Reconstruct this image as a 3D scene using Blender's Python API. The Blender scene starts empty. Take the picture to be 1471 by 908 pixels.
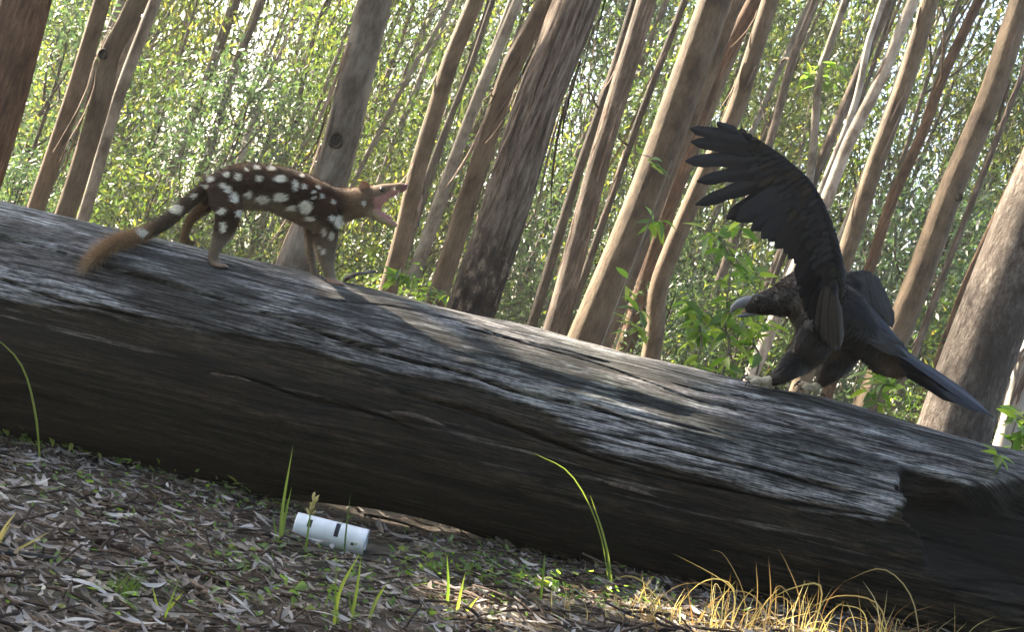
import bpy, math, random
import numpy as np
from mathutils import Vector, Matrix

# ------------------------------------------------------------------ camera, sky, sun, exposure
scene = bpy.context.scene
col = scene.collection
ROLL = math.radians(21.0)
FPX = 1916.0                       # focal length in photo pixels (1471 wide)
CAM_Z = 0.62
cam_d = bpy.data.cameras.new('camera')
cam_d.sensor_width = 36.0
cam_d.lens = 36.0 * FPX / 1471.0
cam_d.clip_start = 0.05
cam_d.clip_end = 2000.0
cam = bpy.data.objects.new('camera', cam_d)
col.objects.link(cam)
CR, SR = math.cos(ROLL), math.sin(ROLL)
cam.matrix_world = Matrix(((CR, -SR, 0, 0), (0, 0, -1, 0), (SR, CR, 0, CAM_Z), (0, 0, 0, 1)))
scene.camera = cam

SUN_EL = math.radians(32.0)
SUN_AZ = math.radians(-60.0)       # from the view direction (+Y), to the left
SUNV = np.array([math.sin(SUN_AZ) * math.cos(SUN_EL), math.cos(SUN_AZ) * math.cos(SUN_EL), math.sin(SUN_EL)])
world = bpy.data.worlds.new('World')
scene.world = world
world.use_nodes = True
wn = world.node_tree.nodes
sky = wn.new('ShaderNodeTexSky')
sky.sky_type = 'NISHITA'
sky.sun_disc = False
sky.sun_elevation = SUN_EL
sky.sun_rotation = SUN_AZ          # Nishita: 0 = +Y, positive towards +X
sky.air_density = 1.0
sky.dust_density = 1.5
world.node_tree.links.new(sky.outputs[0], wn['Background'].inputs[0])
wn['Background'].inputs[1].default_value = 0.05
sun_d = bpy.data.lights.new('sun', 'SUN')
sun_d.energy = 5.0
sun_d.angle = math.radians(0.5)
sun_d.color = (1.0, 0.87, 0.68)
sun = bpy.data.objects.new('sun', sun_d)
sun.rotation_euler = Vector(SUNV.tolist()).to_track_quat('Z', 'Y').to_euler()
col.objects.link(sun)

scene.view_settings.view_transform = 'Standard'
scene.view_settings.look = 'None'
scene.view_settings.gamma = 1.0
scene.view_settings.exposure = 3.42
scene.render.engine = 'CYCLES'
scene.cycles.max_bounces = 6
scene.cycles.diffuse_bounces = 3
scene.cycles.glossy_bounces = 2
scene.cycles.transmission_bounces = 4
scene.cycles.transparent_max_bounces = 4
scene.cycles.use_denoising = True

rng = np.random.default_rng(7)
random.seed(7)

# ------------------------------------------------------------------ helpers
def at(px, py, Y):
    """photo pixel at a chosen real distance -> world point"""
    u = (px - 735.5) / FPX
    v = -(py - 454.0) / FPX
    return np.array([Y * (u * CR - v * SR), Y, CAM_Z + Y * (u * SR + v * CR)])

def pix(P):
    P = np.asarray(P, float)
    x = P[..., 0] / P[..., 1]
    z = (P[..., 2] - CAM_Z) / P[..., 1]
    u = x * CR + z * SR
    v = -x * SR + z * CR
    return 735.5 + u * FPX, 454.0 - v * FPX

def hash3(ix, iy, iz, seed):
    h = (ix * 374761393 + iy * 668265263 + iz * 2147483647 + seed * 1274126177) & 0xFFFFFFFF
    h = ((h ^ (h >> 13)) * 1274126177) & 0xFFFFFFFF
    h = ((h ^ (h >> 16)) * 2246822519) & 0xFFFFFFFF
    return ((h ^ (h >> 15)) & 0xFFFFFF) / float(0xFFFFFF)

def vnoise(P, seed=0):
    P = np.asarray(P, float)
    i = np.floor(P).astype(np.int64)
    f = P - i
    f = f * f * (3 - 2 * f)
    r = 0
    for dx in (0, 1):
        for dy in (0, 1):
            for dz in (0, 1):
                w = (f[..., 0] if dx else 1 - f[..., 0]) * (f[..., 1] if dy else 1 - f[..., 1]) * (f[..., 2] if dz else 1 - f[..., 2])
                r = r + w * hash3(i[..., 0] + dx, i[..., 1] + dy, i[..., 2] + dz, seed)
    return r * 2 - 1

def fbm(P, oct=4, seed=0):
    P = np.asarray(P, float)
    r, a, t = 0, 1.0, 0
    for o in range(oct):
        r = r + a * vnoise(P * (2 ** o) + o * 17.3, seed + o)
        t += a
        a *= 0.5
    return r / t

def sstep(a, b, x):
    t = np.clip((x - a) / (b - a), 0, 1)
    return t * t * (3 - 2 * t)

def mesh_data(name, verts, faces, mat=None, smooth=True, attrs=None):
    """faces: list of int arrays (n,3) or (n,4)"""
    me = bpy.data.meshes.new(name)
    verts = np.asarray(verts, np.float32).reshape(-1, 3)
    if not isinstance(faces, list):
        faces = [faces]
    faces = [np.asarray(f, np.int32) for f in faces if len(f)]
    nl = sum(f.size for f in faces)
    nf = sum(len(f) for f in faces)
    me.vertices.add(len(verts))
    me.vertices.foreach_set('co', verts.ravel())
    me.loops.add(nl)
    me.loops.foreach_set('vertex_index', np.concatenate([f.ravel() for f in faces]))
    me.polygons.add(nf)
    tot = np.concatenate([np.full(len(f), f.shape[1], np.int32) for f in faces])
    start = np.concatenate([[0], np.cumsum(tot)[:-1]]).astype(np.int32)
    me.polygons.foreach_set('loop_start', start)
    me.polygons.foreach_set('loop_total', tot)
    me.update(calc_edges=True)
    if smooth:
        me.polygons.foreach_set('use_smooth', np.ones(nf, bool))
    for k, a in (attrs or {}).items():
        a = np.asarray(a, np.float32)
        if a.ndim == 1:
            t = me.attributes.new(k, 'FLOAT', 'POINT')
            t.data.foreach_set('value', a)
        else:
            if a.shape[1] == 3:
                a = np.concatenate([a, np.ones((len(a), 1), np.float32)], 1)
            t = me.attributes.new(k, 'FLOAT_COLOR', 'POINT')
            t.data.foreach_set('color', a.ravel())
    if mat:
        me.materials.append(mat)
    return me

def link(name, me, parent=None):
    o = bpy.data.objects.new(name, me)
    col.objects.link(o)
    if parent is not None:
        o.parent = parent
    return o

def obj(name, verts, faces, mat, parent=None, smooth=True, attrs=None, origin=None):
    """one mesh object; verts are world coordinates, shifted to the parent's (unrotated) origin"""
    v = np.asarray(verts, float).reshape(-1, 3)
    off = np.zeros(3)
    if parent is not None:
        p = parent
        while p is not None:
            off = off + np.array(p.location)
            p = p.parent
    if origin is not None:
        v = v - np.asarray(origin)
    else:
        v = v - off
    o = link(name, mesh_data(name, v, faces, mat, smooth, attrs), parent)
    if origin is not None:
        o.location = Vector((np.asarray(origin) - off).tolist())
    return o

def tag(o, label=None, cat=None, group=None, kind=None):
    if label: o['label'] = label
    if cat: o['category'] = cat
    if group: o['group'] = group
    if kind: o['kind'] = kind
    return o

def thing(name, label, cat, loc, group=None):
    o = bpy.data.objects.new(name, None)
    o.empty_display_size = 0.1
    col.objects.link(o)
    o.location = Vector([float(c) for c in loc])
    return tag(o, label, cat, group)

def copy_tree(o, parent=None):
    c = o.copy()
    col.objects.link(c)
    c.parent = parent
    for ch in list(o.children):
        copy_tree(ch, c)
    return c

def frames(path):
    path = np.asarray(path, float)
    t = np.gradient(path, axis=0)
    t /= np.linalg.norm(t, axis=1, keepdims=True) + 1e-12
    ref = np.array([0.0, 1.0, 0.0])
    if abs(np.mean(t[:, 1])) > 0.8:
        ref = np.array([1.0, 0, 0])
    a = ref - t * (t @ ref)[:, None]
    a /= np.linalg.norm(a, axis=1, keepdims=True) + 1e-12
    b = np.cross(t, a)
    return t, a, b

def tube(path, rad, sides=8, rad2=None, cap=True, disp=None):
    """closed tube; rad along a (world Y-ish axis), rad2 along b. disp(i_ring array, theta array)->factor"""
    path = np.asarray(path, float)
    n = len(path)
    rad = np.broadcast_to(np.asarray(rad, float), (n,))
    rad2 = rad if rad2 is None else np.broadcast_to(np.asarray(rad2, float), (n,))
    t, a, b = frames(path)
    th = np.arange(sides) * 2 * math.pi / sides
    f = 1.0 if disp is None else disp(th)
    ca = (np.cos(th)[None, :] * rad[:, None]) * f
    sa = (np.sin(th)[None, :] * rad2[:, None]) * f
    V = path[:, None, :] + a[:, None, :] * ca[..., None] + b[:, None, :] * sa[..., None]
    V = V.reshape(-1, 3)
    i = np.arange(n - 1)[:, None] * sides
    j = np.arange(sides)[None, :]
    j2 = (j + 1) % sides
    F = np.stack([i + j, i + sides + j, i + sides + j2, i + j2], -1).reshape(-1, 4)[:, ::-1]
    faces = [F]
    if cap:
        V = np.concatenate([V, path[:1], path[-1:]])
        k = np.arange(sides)
        k2 = (k + 1) % sides
        c0, c1 = n * sides, n * sides + 1
        T = np.concatenate([np.stack([np.full(sides, c0), k, k2], -1), np.stack([np.full(sides, c1), (n - 1) * sides + k2, (n - 1) * sides + k], -1)])[:, ::-1]
        faces.append(T)
    return V, faces

def spline(pts, n):
    """Catmull-Rom through the points (any dimension), n samples"""
    p = np.asarray(pts, float)
    if len(p) == 2:
        s = np.linspace(0, 1, n)[:, None]
        return p[0] * (1 - s) + p[1] * s
    p = np.concatenate([[2 * p[0] - p[1]], p, [2 * p[-1] - p[-2]]])
    m = len(p) - 3
    u = np.linspace(0, m - 1e-9, n)
    k = u.astype(int)
    f = (u - k)[:, None]
    p0, p1, p2, p3 = p[k], p[k + 1], p[k + 2], p[k + 3]
    return 0.5 * (2 * p1 + (p2 - p0) * f + (2 * p0 - 5 * p1 + 4 * p2 - p3) * f ** 2 + (3 * p1 - p0 - 3 * p2 + p3) * f ** 3)

def merge(parts):
    """list of (V, [faces...]) -> one"""
    Vs, q, t, off = [], [], [], 0
    for V, F in parts:
        V = np.asarray(V, float).reshape(-1, 3)
        for f in (F if isinstance(F, list) else [F]):
            f = np.asarray(f)
            if not len(f): continue
            (q if f.shape[1] == 4 else t).append(f + off)
        Vs.append(V)
        off += len(V)
    faces = []
    if q: faces.append(np.concatenate(q))
    if t: faces.append(np.concatenate(t))
    return np.concatenate(Vs), faces

# ------------------------------------------------------------------ materials
def new_mat(name):
    m = bpy.data.materials.new(name)
    m.use_nodes = True
    nt = m.node_tree
    return m, nt, nt.nodes['Principled BSDF']

def nd(nt, kind, **kw):
    n = nt.nodes.new('ShaderNode' + kind)
    for k, v in kw.items():
        setattr(n, k, v)
    return n

def ramp(nt, stops):
    r = nd(nt, 'ValToRGB')
    e = r.color_ramp.elements
    while len(e) < len(stops): e.new(0.5)
    for k, (p, c) in enumerate(stops):
        e[k].position = p
        e[k].color = (c[0], c[1], c[2], 1) if not np.isscalar(c) else (c, c, c, 1)
    return r

def noise(nt, vec, scale, detail=4, rough=0.55):
    n = nd(nt, 'TexNoise')
    n.inputs['Scale'].default_value = scale
    n.inputs['Detail'].default_value = detail
    n.inputs['Roughness'].default_value = rough
    if vec is not None: nt.links.new(vec, n.inputs['Vector'])
    return n

def mapping(nt, scale, src='Object'):
    tc = nd(nt, 'TexCoord')
    mp = nd(nt, 'Mapping')
    mp.inputs['Scale'].default_value = scale
    nt.links.new(tc.outputs[src], mp.inputs['Vector'])
    return mp.outputs[0]

def mixc(nt, fac, a, b, mode='MIX'):
    m = nd(nt, 'Mix', data_type='RGBA', blend_type=mode)
    for sock, v in ((m.inputs[0], fac), (m.inputs[6], a), (m.inputs[7], b)):
        if hasattr(v, 'links'): nt.links.new(v, sock)
        elif np.isscalar(v): sock.default_value = v
        else: sock.default_value = (*v, 1)
    return m.outputs[2]

def bump(nt, bsdf, h, strength, dist=0.01):
    b = nd(nt, 'Bump')
    b.inputs['Strength'].default_value = strength
    b.inputs['Distance'].default_value = dist
    nt.links.new(h, b.inputs['Height'])
    nt.links.new(b.outputs[0], bsdf.inputs['Normal'])

def bark_mat(name, dark, mid, pale, patch=0.5, rough_bark=1.0, zs=0.13):
    m, nt, b = new_mat(name)
    v = mapping(nt, (1, 1, zs))
    n1 = noise(nt, v, 55, 6, 0.75)
    n2 = noise(nt, mapping(nt, (1, 1, 0.45)), 5.5, 4, 0.6)
    r1 = ramp(nt, [(0.36, dark), (0.5, mid), (0.66, pale)])
    nt.links.new(n1.outputs[0], r1.inputs[0])
    r2 = ramp(nt, [(0.38, 0), (0.62, 1)])
    nt.links.new(n2.outputs[0], r2.inputs[0])
    c2 = tuple(0.5 * (x + y) * patch for x, y in zip(dark, mid))
    mc = mixc(nt, r2.outputs[0], c2, r1.outputs[0])
    nt.links.new(mc, b.inputs['Base Color'])
    b.inputs['Roughness'].default_value = 0.85
    b.inputs['Specular IOR Level'].default_value = 0.2
    bump(nt, b, n1.outputs[0], 0.7 * rough_bark, 0.02)
    return m

def smooth_bark_mat(name, a, bcol, blotch):
    """smooth gum bark: broad soft blotches, fine flecks"""
    m, nt, b = new_mat(name)
    n1 = noise(nt, mapping(nt, (1, 1, 0.5)), 9, 4, 0.6)
    n2 = noise(nt, mapping(nt, (1, 1, 0.22)), 75, 6, 0.75)
    r1 = ramp(nt, [(0.36, blotch), (0.47, a), (0.62, bcol)])
    nt.links.new(n1.outputs[0], r1.inputs[0])
    r2 = ramp(nt, [(0.36, 0.72), (0.58, 1.05)])
    nt.links.new(n2.outputs[0], r2.inputs[0])
    nt.links.new(mixc(nt, 1.0, r1.outputs[0], r2.outputs[0], 'MULTIPLY'), b.inputs['Base Color'])
    b.inputs['Roughness'].default_value = 0.75
    b.inputs['Specular IOR Level'].default_value = 0.25
    bump(nt, b, n2.outputs[0], 0.5, 0.015)
    return m

def leaf_mat(name, stops, trans=0.5, tcol=1.6, rough=0.4, tmul=(1.0, 1.15, 0.5), spec=0.5):
    """colours picked by the per-leaf attribute 'tint'; light shines through"""
    m, nt, b = new_mat(name)
    a = nd(nt, 'Attribute', attribute_name='tint')
    r = ramp(nt, stops)
    nt.links.new(a.outputs['Fac'], r.inputs[0])
    nt.links.new(r.outputs[0], b.inputs['Base Color'])
    b.inputs['Roughness'].default_value = rough
    b.inputs['Specular IOR Level'].default_value = spec
    tr = nd(nt, 'BsdfTranslucent')
    nt.links.new(mixc(nt, 1.0, r.outputs[0], tuple(tcol * x for x in tmul), 'MULTIPLY'), tr.inputs[0])
    mx = nd(nt, 'MixShader')
    mx.inputs[0].default_value = trans
    out = nt.nodes['Material Output']
    nt.links.new(b.outputs[0], mx.inputs[1])
    nt.links.new(tr.outputs[0], mx.inputs[2])
    nt.links.new(mx.outputs[0], out.inputs[0])
    return m

def plain_mat(name, c, rough=0.7, spec=0.3, var=0.25, scale=30.0, bmp=0.0):
    m, nt, b = new_mat(name)
    n = noise(nt, mapping(nt, (1, 1, 1)), scale, 4)
    r = ramp(nt, [(0.3, tuple(x * (1 - var) for x in c)), (0.7, tuple(min(1, x * (1 + var)) for x in c))])
    nt.links.new(n.outputs[0], r.inputs[0])
    nt.links.new(r.outputs[0], b.inputs['Base Color'])
    b.inputs['Roughness'].default_value = rough
    b.inputs['Specular IOR Level'].default_value = spec
    if bmp: bump(nt, b, n.outputs[0], bmp, 0.01)
    return m

def attr_mat(name, rough=0.8, spec=0.2, sheen=0.0, var=0.3, scale=120.0, stretch=(1, 1, 1), trans=0.0):
    """base colour from the mesh's own 'col' attribute (the pigment of fur, feather or wood)"""
    m, nt, b = new_mat(name)
    a = nd(nt, 'Attribute', attribute_name='col')
    n = noise(nt, mapping(nt, stretch), scale, 4, 0.6)
    r = ramp(nt, [(0.3, 1 - var), (0.7, 1 + var * 0.6)])
    nt.links.new(n.outputs[0], r.inputs[0])
    c = mixc(nt, 1.0, a.outputs['Color'], r.outputs[0], 'MULTIPLY')
    nt.links.new(c, b.inputs['Base Color'])
    b.inputs['Roughness'].default_value = rough
    b.inputs['Specular IOR Level'].default_value = spec
    b.inputs['Sheen Weight'].default_value = sheen
    if trans:
        tr = nd(nt, 'BsdfTranslucent')
        nt.links.new(c, tr.inputs[0])
        mx = nd(nt, 'MixShader')
        mx.inputs[0].default_value = trans
        nt.links.new(b.outputs[0], mx.inputs[1])
        nt.links.new(tr.outputs[0], mx.inputs[2])
        nt.links.new(mx.outputs[0], nt.nodes['Material Output'].inputs[0])
    return m

M = {}
M['gum'] = smooth_bark_mat('smooth_gum_bark', (0.105, 0.073, 0.045), (0.15, 0.108, 0.07), (0.06, 0.040, 0.026))
M['gum_grey'] = smooth_bark_mat('grey_gum_bark', (0.14, 0.118, 0.093), (0.23, 0.20, 0.165), (0.07, 0.055, 0.042))
M['gum_pale'] = smooth_bark_mat('pale_gum_bark', (0.30, 0.26, 0.22), (0.46, 0.42, 0.36), (0.17, 0.14, 0.11))
M['red_bark'] = bark_mat('red_brown_bark', (0.055, 0.03, 0.02), (0.13, 0.075, 0.045), (0.22, 0.14, 0.09))
M['rough'] = bark_mat('rough_brown_bark', (0.05, 0.038, 0.03), (0.13, 0.10, 0.08), (0.27, 0.22, 0.18))
M['mottled'] = bark_mat('mottled_dark_bark', (0.035, 0.026, 0.022), (0.11, 0.085, 0.065), (0.30, 0.25, 0.20), 0.35)
M['fibrous'] = bark_mat('fibrous_grey_bark', (0.07, 0.055, 0.045), (0.17, 0.14, 0.12), (0.36, 0.32, 0.28), 0.7, 2.0, 0.4)
M['dark_bark'] = bark_mat('dark_sapling_bark', (0.03, 0.024, 0.02), (0.075, 0.06, 0.048), (0.14, 0.115, 0.09))
M['strip'] = bark_mat('peeling_bark', (0.10, 0.065, 0.045), (0.24, 0.17, 0.125), (0.40, 0.32, 0.26), 0.7)
M['dead_wood'] = bark_mat('bare_pale_wood', (0.28, 0.25, 0.22), (0.45, 0.41, 0.37), (0.60, 0.56, 0.52), 0.9)
M['leaf'] = leaf_mat('gum_leaves', [(0.0, (0.013, 0.028, 0.013)), (0.4, (0.028, 0.053, 0.019)), (0.75, (0.07, 0.095, 0.03)), (1.0, (0.20, 0.185, 0.06))], 0.5, 2.3, 0.4, (1.1, 1.05, 0.4))
M['leaf_blue'] = leaf_mat('blue_green_leaves', [(0.0, (0.02, 0.036, 0.03)), (0.5, (0.034, 0.058, 0.045)), (1.0, (0.07, 0.10, 0.06))], 0.45, 1.5, 0.4)
M['leaf_bright'] = leaf_mat('bright_sapling_leaves', [(0.0, (0.05, 0.095, 0.03)), (0.5, (0.10, 0.165, 0.04)), (1.0, (0.22, 0.26, 0.06))], 0.5, 2.2, 0.3)
M['grass'] = leaf_mat('green_grass', [(0.0, (0.04, 0.085, 0.02)), (0.6, (0.12, 0.20, 0.035)), (1.0, (0.27, 0.32, 0.08))], 0.5, 1.8, 0.45, (1.1, 1.1, 0.6))
M['dry_grass'] = leaf_mat('dry_grass', [(0.0, (0.26, 0.13, 0.05)), (0.35, (0.46, 0.32, 0.14)), (0.65, (0.50, 0.46, 0.20)), (1.0, (0.66, 0.60, 0.42))], 0.45, 1.3, 0.5, (1.1, 1.0, 0.7))
M['litter'] = leaf_mat('dead_leaves', [(0.0, (0.04, 0.034, 0.028)), (0.25, (0.13, 0.105, 0.08)), (0.5, (0.24, 0.21, 0.18)), (0.8, (0.37, 0.35, 0.33)), (1.0, (0.54, 0.53, 0.51))], 0.2, 1.2, 0.6, (1.2, 0.9, 0.6), 0.35)

def two_tone_bark(name):
    """rough dark stocking at the foot, lighter shredded bark above"""
    m, nt, b = new_mat(name)
    tc = nd(nt, 'TexCoord'); sx_ = nd(nt, 'SeparateXYZ'); nt.links.new(tc.outputs['Object'], sx_.inputs[0])
    n0 = noise(nt, mapping(nt, (1, 1, 0.6)), 6, 4, 0.65)
    ad = nd(nt, 'Math', operation='ADD'); nt.links.new(sx_.outputs[2], ad.inputs[0]); nt.links.new(n0.outputs[0], ad.inputs[1])
    rz = ramp(nt, [(0.0, 0), (1.0, 1)])
    mr = nd(nt, 'MapRange'); mr.inputs[1].default_value = 1.45; mr.inputs[2].default_value = 2.25
    nt.links.new(ad.outputs[0], mr.inputs[0])
    n1 = noise(nt, mapping(nt, (1, 1, 0.10)), 60, 6, 0.75)
    r1 = ramp(nt, [(0.38, (0.05, 0.038, 0.03)), (0.5, (0.17, 0.13, 0.10)), (0.64, (0.33, 0.27, 0.22))]); nt.links.new(n1.outputs[0], r1.inputs[0])
    n2 = noise(nt, mapping(nt, (1, 1, 0.55)), 26, 5, 0.7)
    r2 = ramp(nt, [(0.42, (0.018, 0.014, 0.012)), (0.54, (0.05, 0.038, 0.03)), (0.60, (0.15, 0.115, 0.085)), (0.7, (0.24, 0.19, 0.15))]); nt.links.new(n2.outputs[0], r2.inputs[0])
    nt.links.new(mixc(nt, mr.outputs[0], r2.outputs[0], r1.outputs[0]), b.inputs['Base Color'])
    b.inputs['Roughness'].default_value = 0.9
    b.inputs['Specular IOR Level'].default_value = 0.2
    bump(nt, b, n1.outputs[0], 0.9, 0.02)
    return m
M['shaggy'] = two_tone_bark('shaggy_two_tone_bark')

# ------------------------------------------------------------------ ground
def gz(x, y):
    x = np.asarray(x, float); y = np.asarray(y, float)
    lat = 6.0 * np.tanh(x / 6.0) * 0.15 + 0.02 * x * (np.abs(x) < 1e9)
    lat = np.where(np.abs(x) > 40, np.sign(x) * (6 * .15 + .8), lat)
    z = lat - 0.07 * np.clip(y - 4.6, 0, 30)
    P = np.stack([x, y, 0 * x], -1)
    z = z + 0.02 * fbm(P * 1.7, 3, 5) + 0.012 * fbm(P * 7.0, 3, 9) * np.exp(-((y - 3) / 4) ** 2)
    # hollow scoured out below the log, open to the sunny side
    z = z - 0.05 * np.exp(-((x + 0.18) / 0.42) ** 2) * sstep(3.25, 3.7, y) * (1 - sstep(4.6, 5.6, y))
    return z - 0.015

def ground_hit(px, py, lift=0.0):
    d = at(px, py, 1.0) - np.array([0, 0, CAM_Z])
    Ys = np.arange(0.9, 12, 0.02)
    P = d[None, :] * Ys[:, None] + np.array([0, 0, CAM_Z])
    below = np.nonzero(P[:, 2] <= gz(P[:, 0], P[:, 1]) + lift)[0]
    p = P[below[0]] if len(below) else d * 4 + np.array([0, 0, CAM_Z])
    return np.array([p[0], p[1], float(gz(p[0], p[1]))])

def gp(x, y, h=0.0):
    return np.array([x, y, float(gz(x, y)) + h])

t = np.linspace(-1, 1, 331)
gx = 1.6 * np.sinh(t * 6.2) / np.sinh(6.2) * 190 + 2.2 * t
t2 = np.linspace(-0.42, 1, 300)
gy = 3.2 + 3.0 * t2 + 1.6 * np.sinh(t2 * 6.2) / np.sinh(6.2) * 250
GX, GY = np.meshgrid(gx, gy)
GZ = gz(GX, GY)
ny, nx = GX.shape
idx = np.arange(ny * nx).reshape(ny, nx)
F = np.stack([idx[:-1, :-1], idx[:-1, 1:], idx[1:, 1:], idx[1:, :-1]], -1).reshape(-1, 4)
m, nt, b = new_mat('forest_soil')
n1 = noise(nt, mapping(nt, (1, 1, 1)), 22, 6, 0.65)
r1 = ramp(nt, [(0.3, (0.018, 0.014, 0.011)), (0.5, (0.05, 0.038, 0.028)), (0.7, (0.11, 0.09, 0.07))])
nt.links.new(n1.outputs[0], r1.inputs[0])
n2 = noise(nt, mapping(nt, (1, 1, 1)), 2.2, 4)
r2 = ramp(nt, [(0.5, 0), (0.68, 0.7)])
nt.links.new(n2.outputs[0], r2.inputs[0])
nt.links.new(mixc(nt, r2.outputs[0], r1.outputs[0], (0.035, 0.05, 0.02)), b.inputs['Base Color'])
b.inputs['Roughness'].default_value = 0.95
bump(nt, b, n1.outputs[0], 0.8, 0.03)
M['soil'] = m
ground = obj('ground', np.stack([GX, GY, GZ], -1), F, M['soil'])
tag(ground, kind='structure')

# ------------------------------------------------------------------ the fallen log
LOG_Y = 3.85
LC0, LC1 = at(0, 461, LOG_Y), at(1471, 811, LOG_Y)
LD = (LC1 - LC0) / np.linalg.norm(LC1 - LC0)
LU = np.cross(LD, np.array([0, 1.0, 0])); LU /= np.linalg.norm(LU)      # up, square to the axis
LF = np.array([0, -1.0, 0])                                             # towards the camera side
LR = 0.331
def log_st(px, py):
    """where the sight line of a photo pixel meets the plain cylinder -> (s, theta)"""
    o = np.array([0, 0, CAM_Z]); d = at(px, py, 1.0) - o
    o2 = o - LC0
    ou, of = o2 @ LU, o2 @ LF
    du, df = d @ LU, d @ LF
    A = du * du + df * df; B = 2 * (ou * du + of * df); C = ou * ou + of * of - LR ** 2
    D = B * B - 4 * A * C
    k = (-B - math.sqrt(D)) / (2 * A) if D > 0 else -B / (2 * A)
    q = o2 + d * k
    return q @ LD, math.atan2(q @ LU, q @ LF)

S0, S1 = -1.1, 4.3
ns = 820
th = np.concatenate([np.linspace(-1.9, 1.9, 330), np.linspace(1.9, 2 * math.pi - 1.9, 42)[1:-1]])
nt_ = len(th)
s = np.linspace(S0, S1, ns)
SS, TT = np.meshgrid(s, th, indexing='ij')
Tw = np.where(TT > math.pi, TT - 2 * math.pi, TT)
G = np.stack([SS, Tw * LR, 0 * SS], -1)
cyl = np.stack([np.cos(TT), np.sin(TT)], -1)
N3 = np.stack([SS * 1.0, cyl[..., 0] * 1.0, cyl[..., 1] * 1.0], -1)
warp = 0.05 * fbm(N3 * 1.3, 3, 21)
# long grain: ridges that follow the trunk and wander a little
gr = np.stack([SS * 1.1, (Tw * LR + warp) * 26.0, 0 * SS], -1)
grain = fbm(gr, 4, 31)
grain2 = fbm(np.stack([SS * 3.5, (Tw * LR + warp) * 90.0, 0 * SS], -1), 3, 37)
r = LR + 0.006 - 0.018 * sstep(0.9, 2.6, SS) + 0.010 * fbm(N3 * np.array([1.1, 1.6, 1.6]), 3, 41) + 0.008 * fbm(N3 * 4, 3, 43)
pale_side = sstep(-0.1, 0.5, Tw) * (1 - sstep(2.6, 3.0, np.abs(Tw)))
r = r + grain * 0.0042 + grain2 * 0.0016
# checks (drying cracks) opened along the grain
rid = np.abs(fbm(np.stack([SS * 0.55 + 9, (Tw * LR + warp * 0.6) * 15.0, 0 * SS], -1), 2, 51))
brk = sstep(-0.15, 0.35, fbm(np.stack([SS * 1.3, Tw * 2.2, 0 * SS], -1), 2, 53))
r = r - 0.007 * (1 - sstep(0.0, 0.022, rid)) * brk
crack_m = (1 - sstep(0.0, 0.026, rid)) * brk

def poly_dist(pts):
    """distance on the log's skin from a line given by photo pixels"""
    st = np.array([log_st(*p) for p in pts])
    dense = spline(st, 8 * len(st))
    tc = np.interp(SS, dense[:, 0], dense[:, 1])
    d = np.abs(Tw + warp * 0.35 - tc) * LR
    ins = (SS > dense[0, 0]) & (SS < dense[-1, 0])
    e = np.minimum(SS - dense[0, 0], dense[-1, 0] - SS)
    return np.where(ins, d, 9), np.clip(e / 0.12, 0, 1)

cracks = [
    ([(-60, 322), (0, 339), (114, 372), (228, 406), (338, 435), (428, 466), (502, 491), (585, 519), (659, 533), (724, 556), (853, 588), (930, 610)], 0.007, 0.030),
    ([(428, 426), (562, 440), (659, 463), (752, 493), (863, 523), (1000, 570), (1090, 592), (1179, 622), (1272, 650)], 0.005, 0.022),
    ([(850, 620), (934, 637), (1036, 660), (1145, 686), (1188, 696), (1290, 722)], 0.007, 0.028),
    ([(1019, 614), (1086, 631), (1171, 652), (1290, 676)], 0.004, 0.02),
    ([(-40, 392), (0, 402), (49, 419), (94, 433), (135, 441), (260, 470)], 0.007, 0.026),
    ([(560, 560), (700, 600), (850, 655), (980, 690), (1150, 722), (1300, 748)], 0.010, 0.03),
    ([(290, 535), (360, 545), (430, 570), (520, 590), (600, 620)], 0.009, 0.028),
    ([(940, 540), (1020, 560), (1110, 575), (1240, 608), (1390, 650)], 0.004, 0.016)]
for pts, w, dep in cracks:
    d, e = poly_dist(pts)
    w2 = w * 0.6 * (0.7 + 0.5 * vnoise(np.stack([SS * 6, 0 * SS, 0 * SS], -1), 61))
    g = np.exp(-(d / w2) ** 2) * e
    r = r - dep * g * 1.2
    crack_m = np.maximum(crack_m, g)

# broken-out hollow near the butt end
base = LC0 + SS[..., None] * LD + (np.sin(TT) * LR)[..., None] * LU + (np.cos(TT) * LR)[..., None] * LF
PX, PY = pix(base)
front = np.cos(TT) > -0.2
jit = 8 * fbm(np.stack([SS * 5, Tw * 7, 0 * SS], -1), 2, 71) + 7 * fbm(np.stack([SS * 3, Tw * 45, 0 * SS], -1), 2, 73)
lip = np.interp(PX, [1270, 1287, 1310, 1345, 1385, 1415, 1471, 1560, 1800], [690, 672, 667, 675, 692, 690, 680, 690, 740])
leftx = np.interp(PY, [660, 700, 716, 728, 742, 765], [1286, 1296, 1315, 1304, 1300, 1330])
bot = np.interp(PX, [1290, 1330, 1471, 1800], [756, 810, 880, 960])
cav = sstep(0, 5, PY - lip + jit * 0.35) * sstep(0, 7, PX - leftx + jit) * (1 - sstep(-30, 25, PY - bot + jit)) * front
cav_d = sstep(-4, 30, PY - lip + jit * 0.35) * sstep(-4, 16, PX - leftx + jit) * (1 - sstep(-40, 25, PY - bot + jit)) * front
r = r - 0.11 * cav_d
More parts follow.
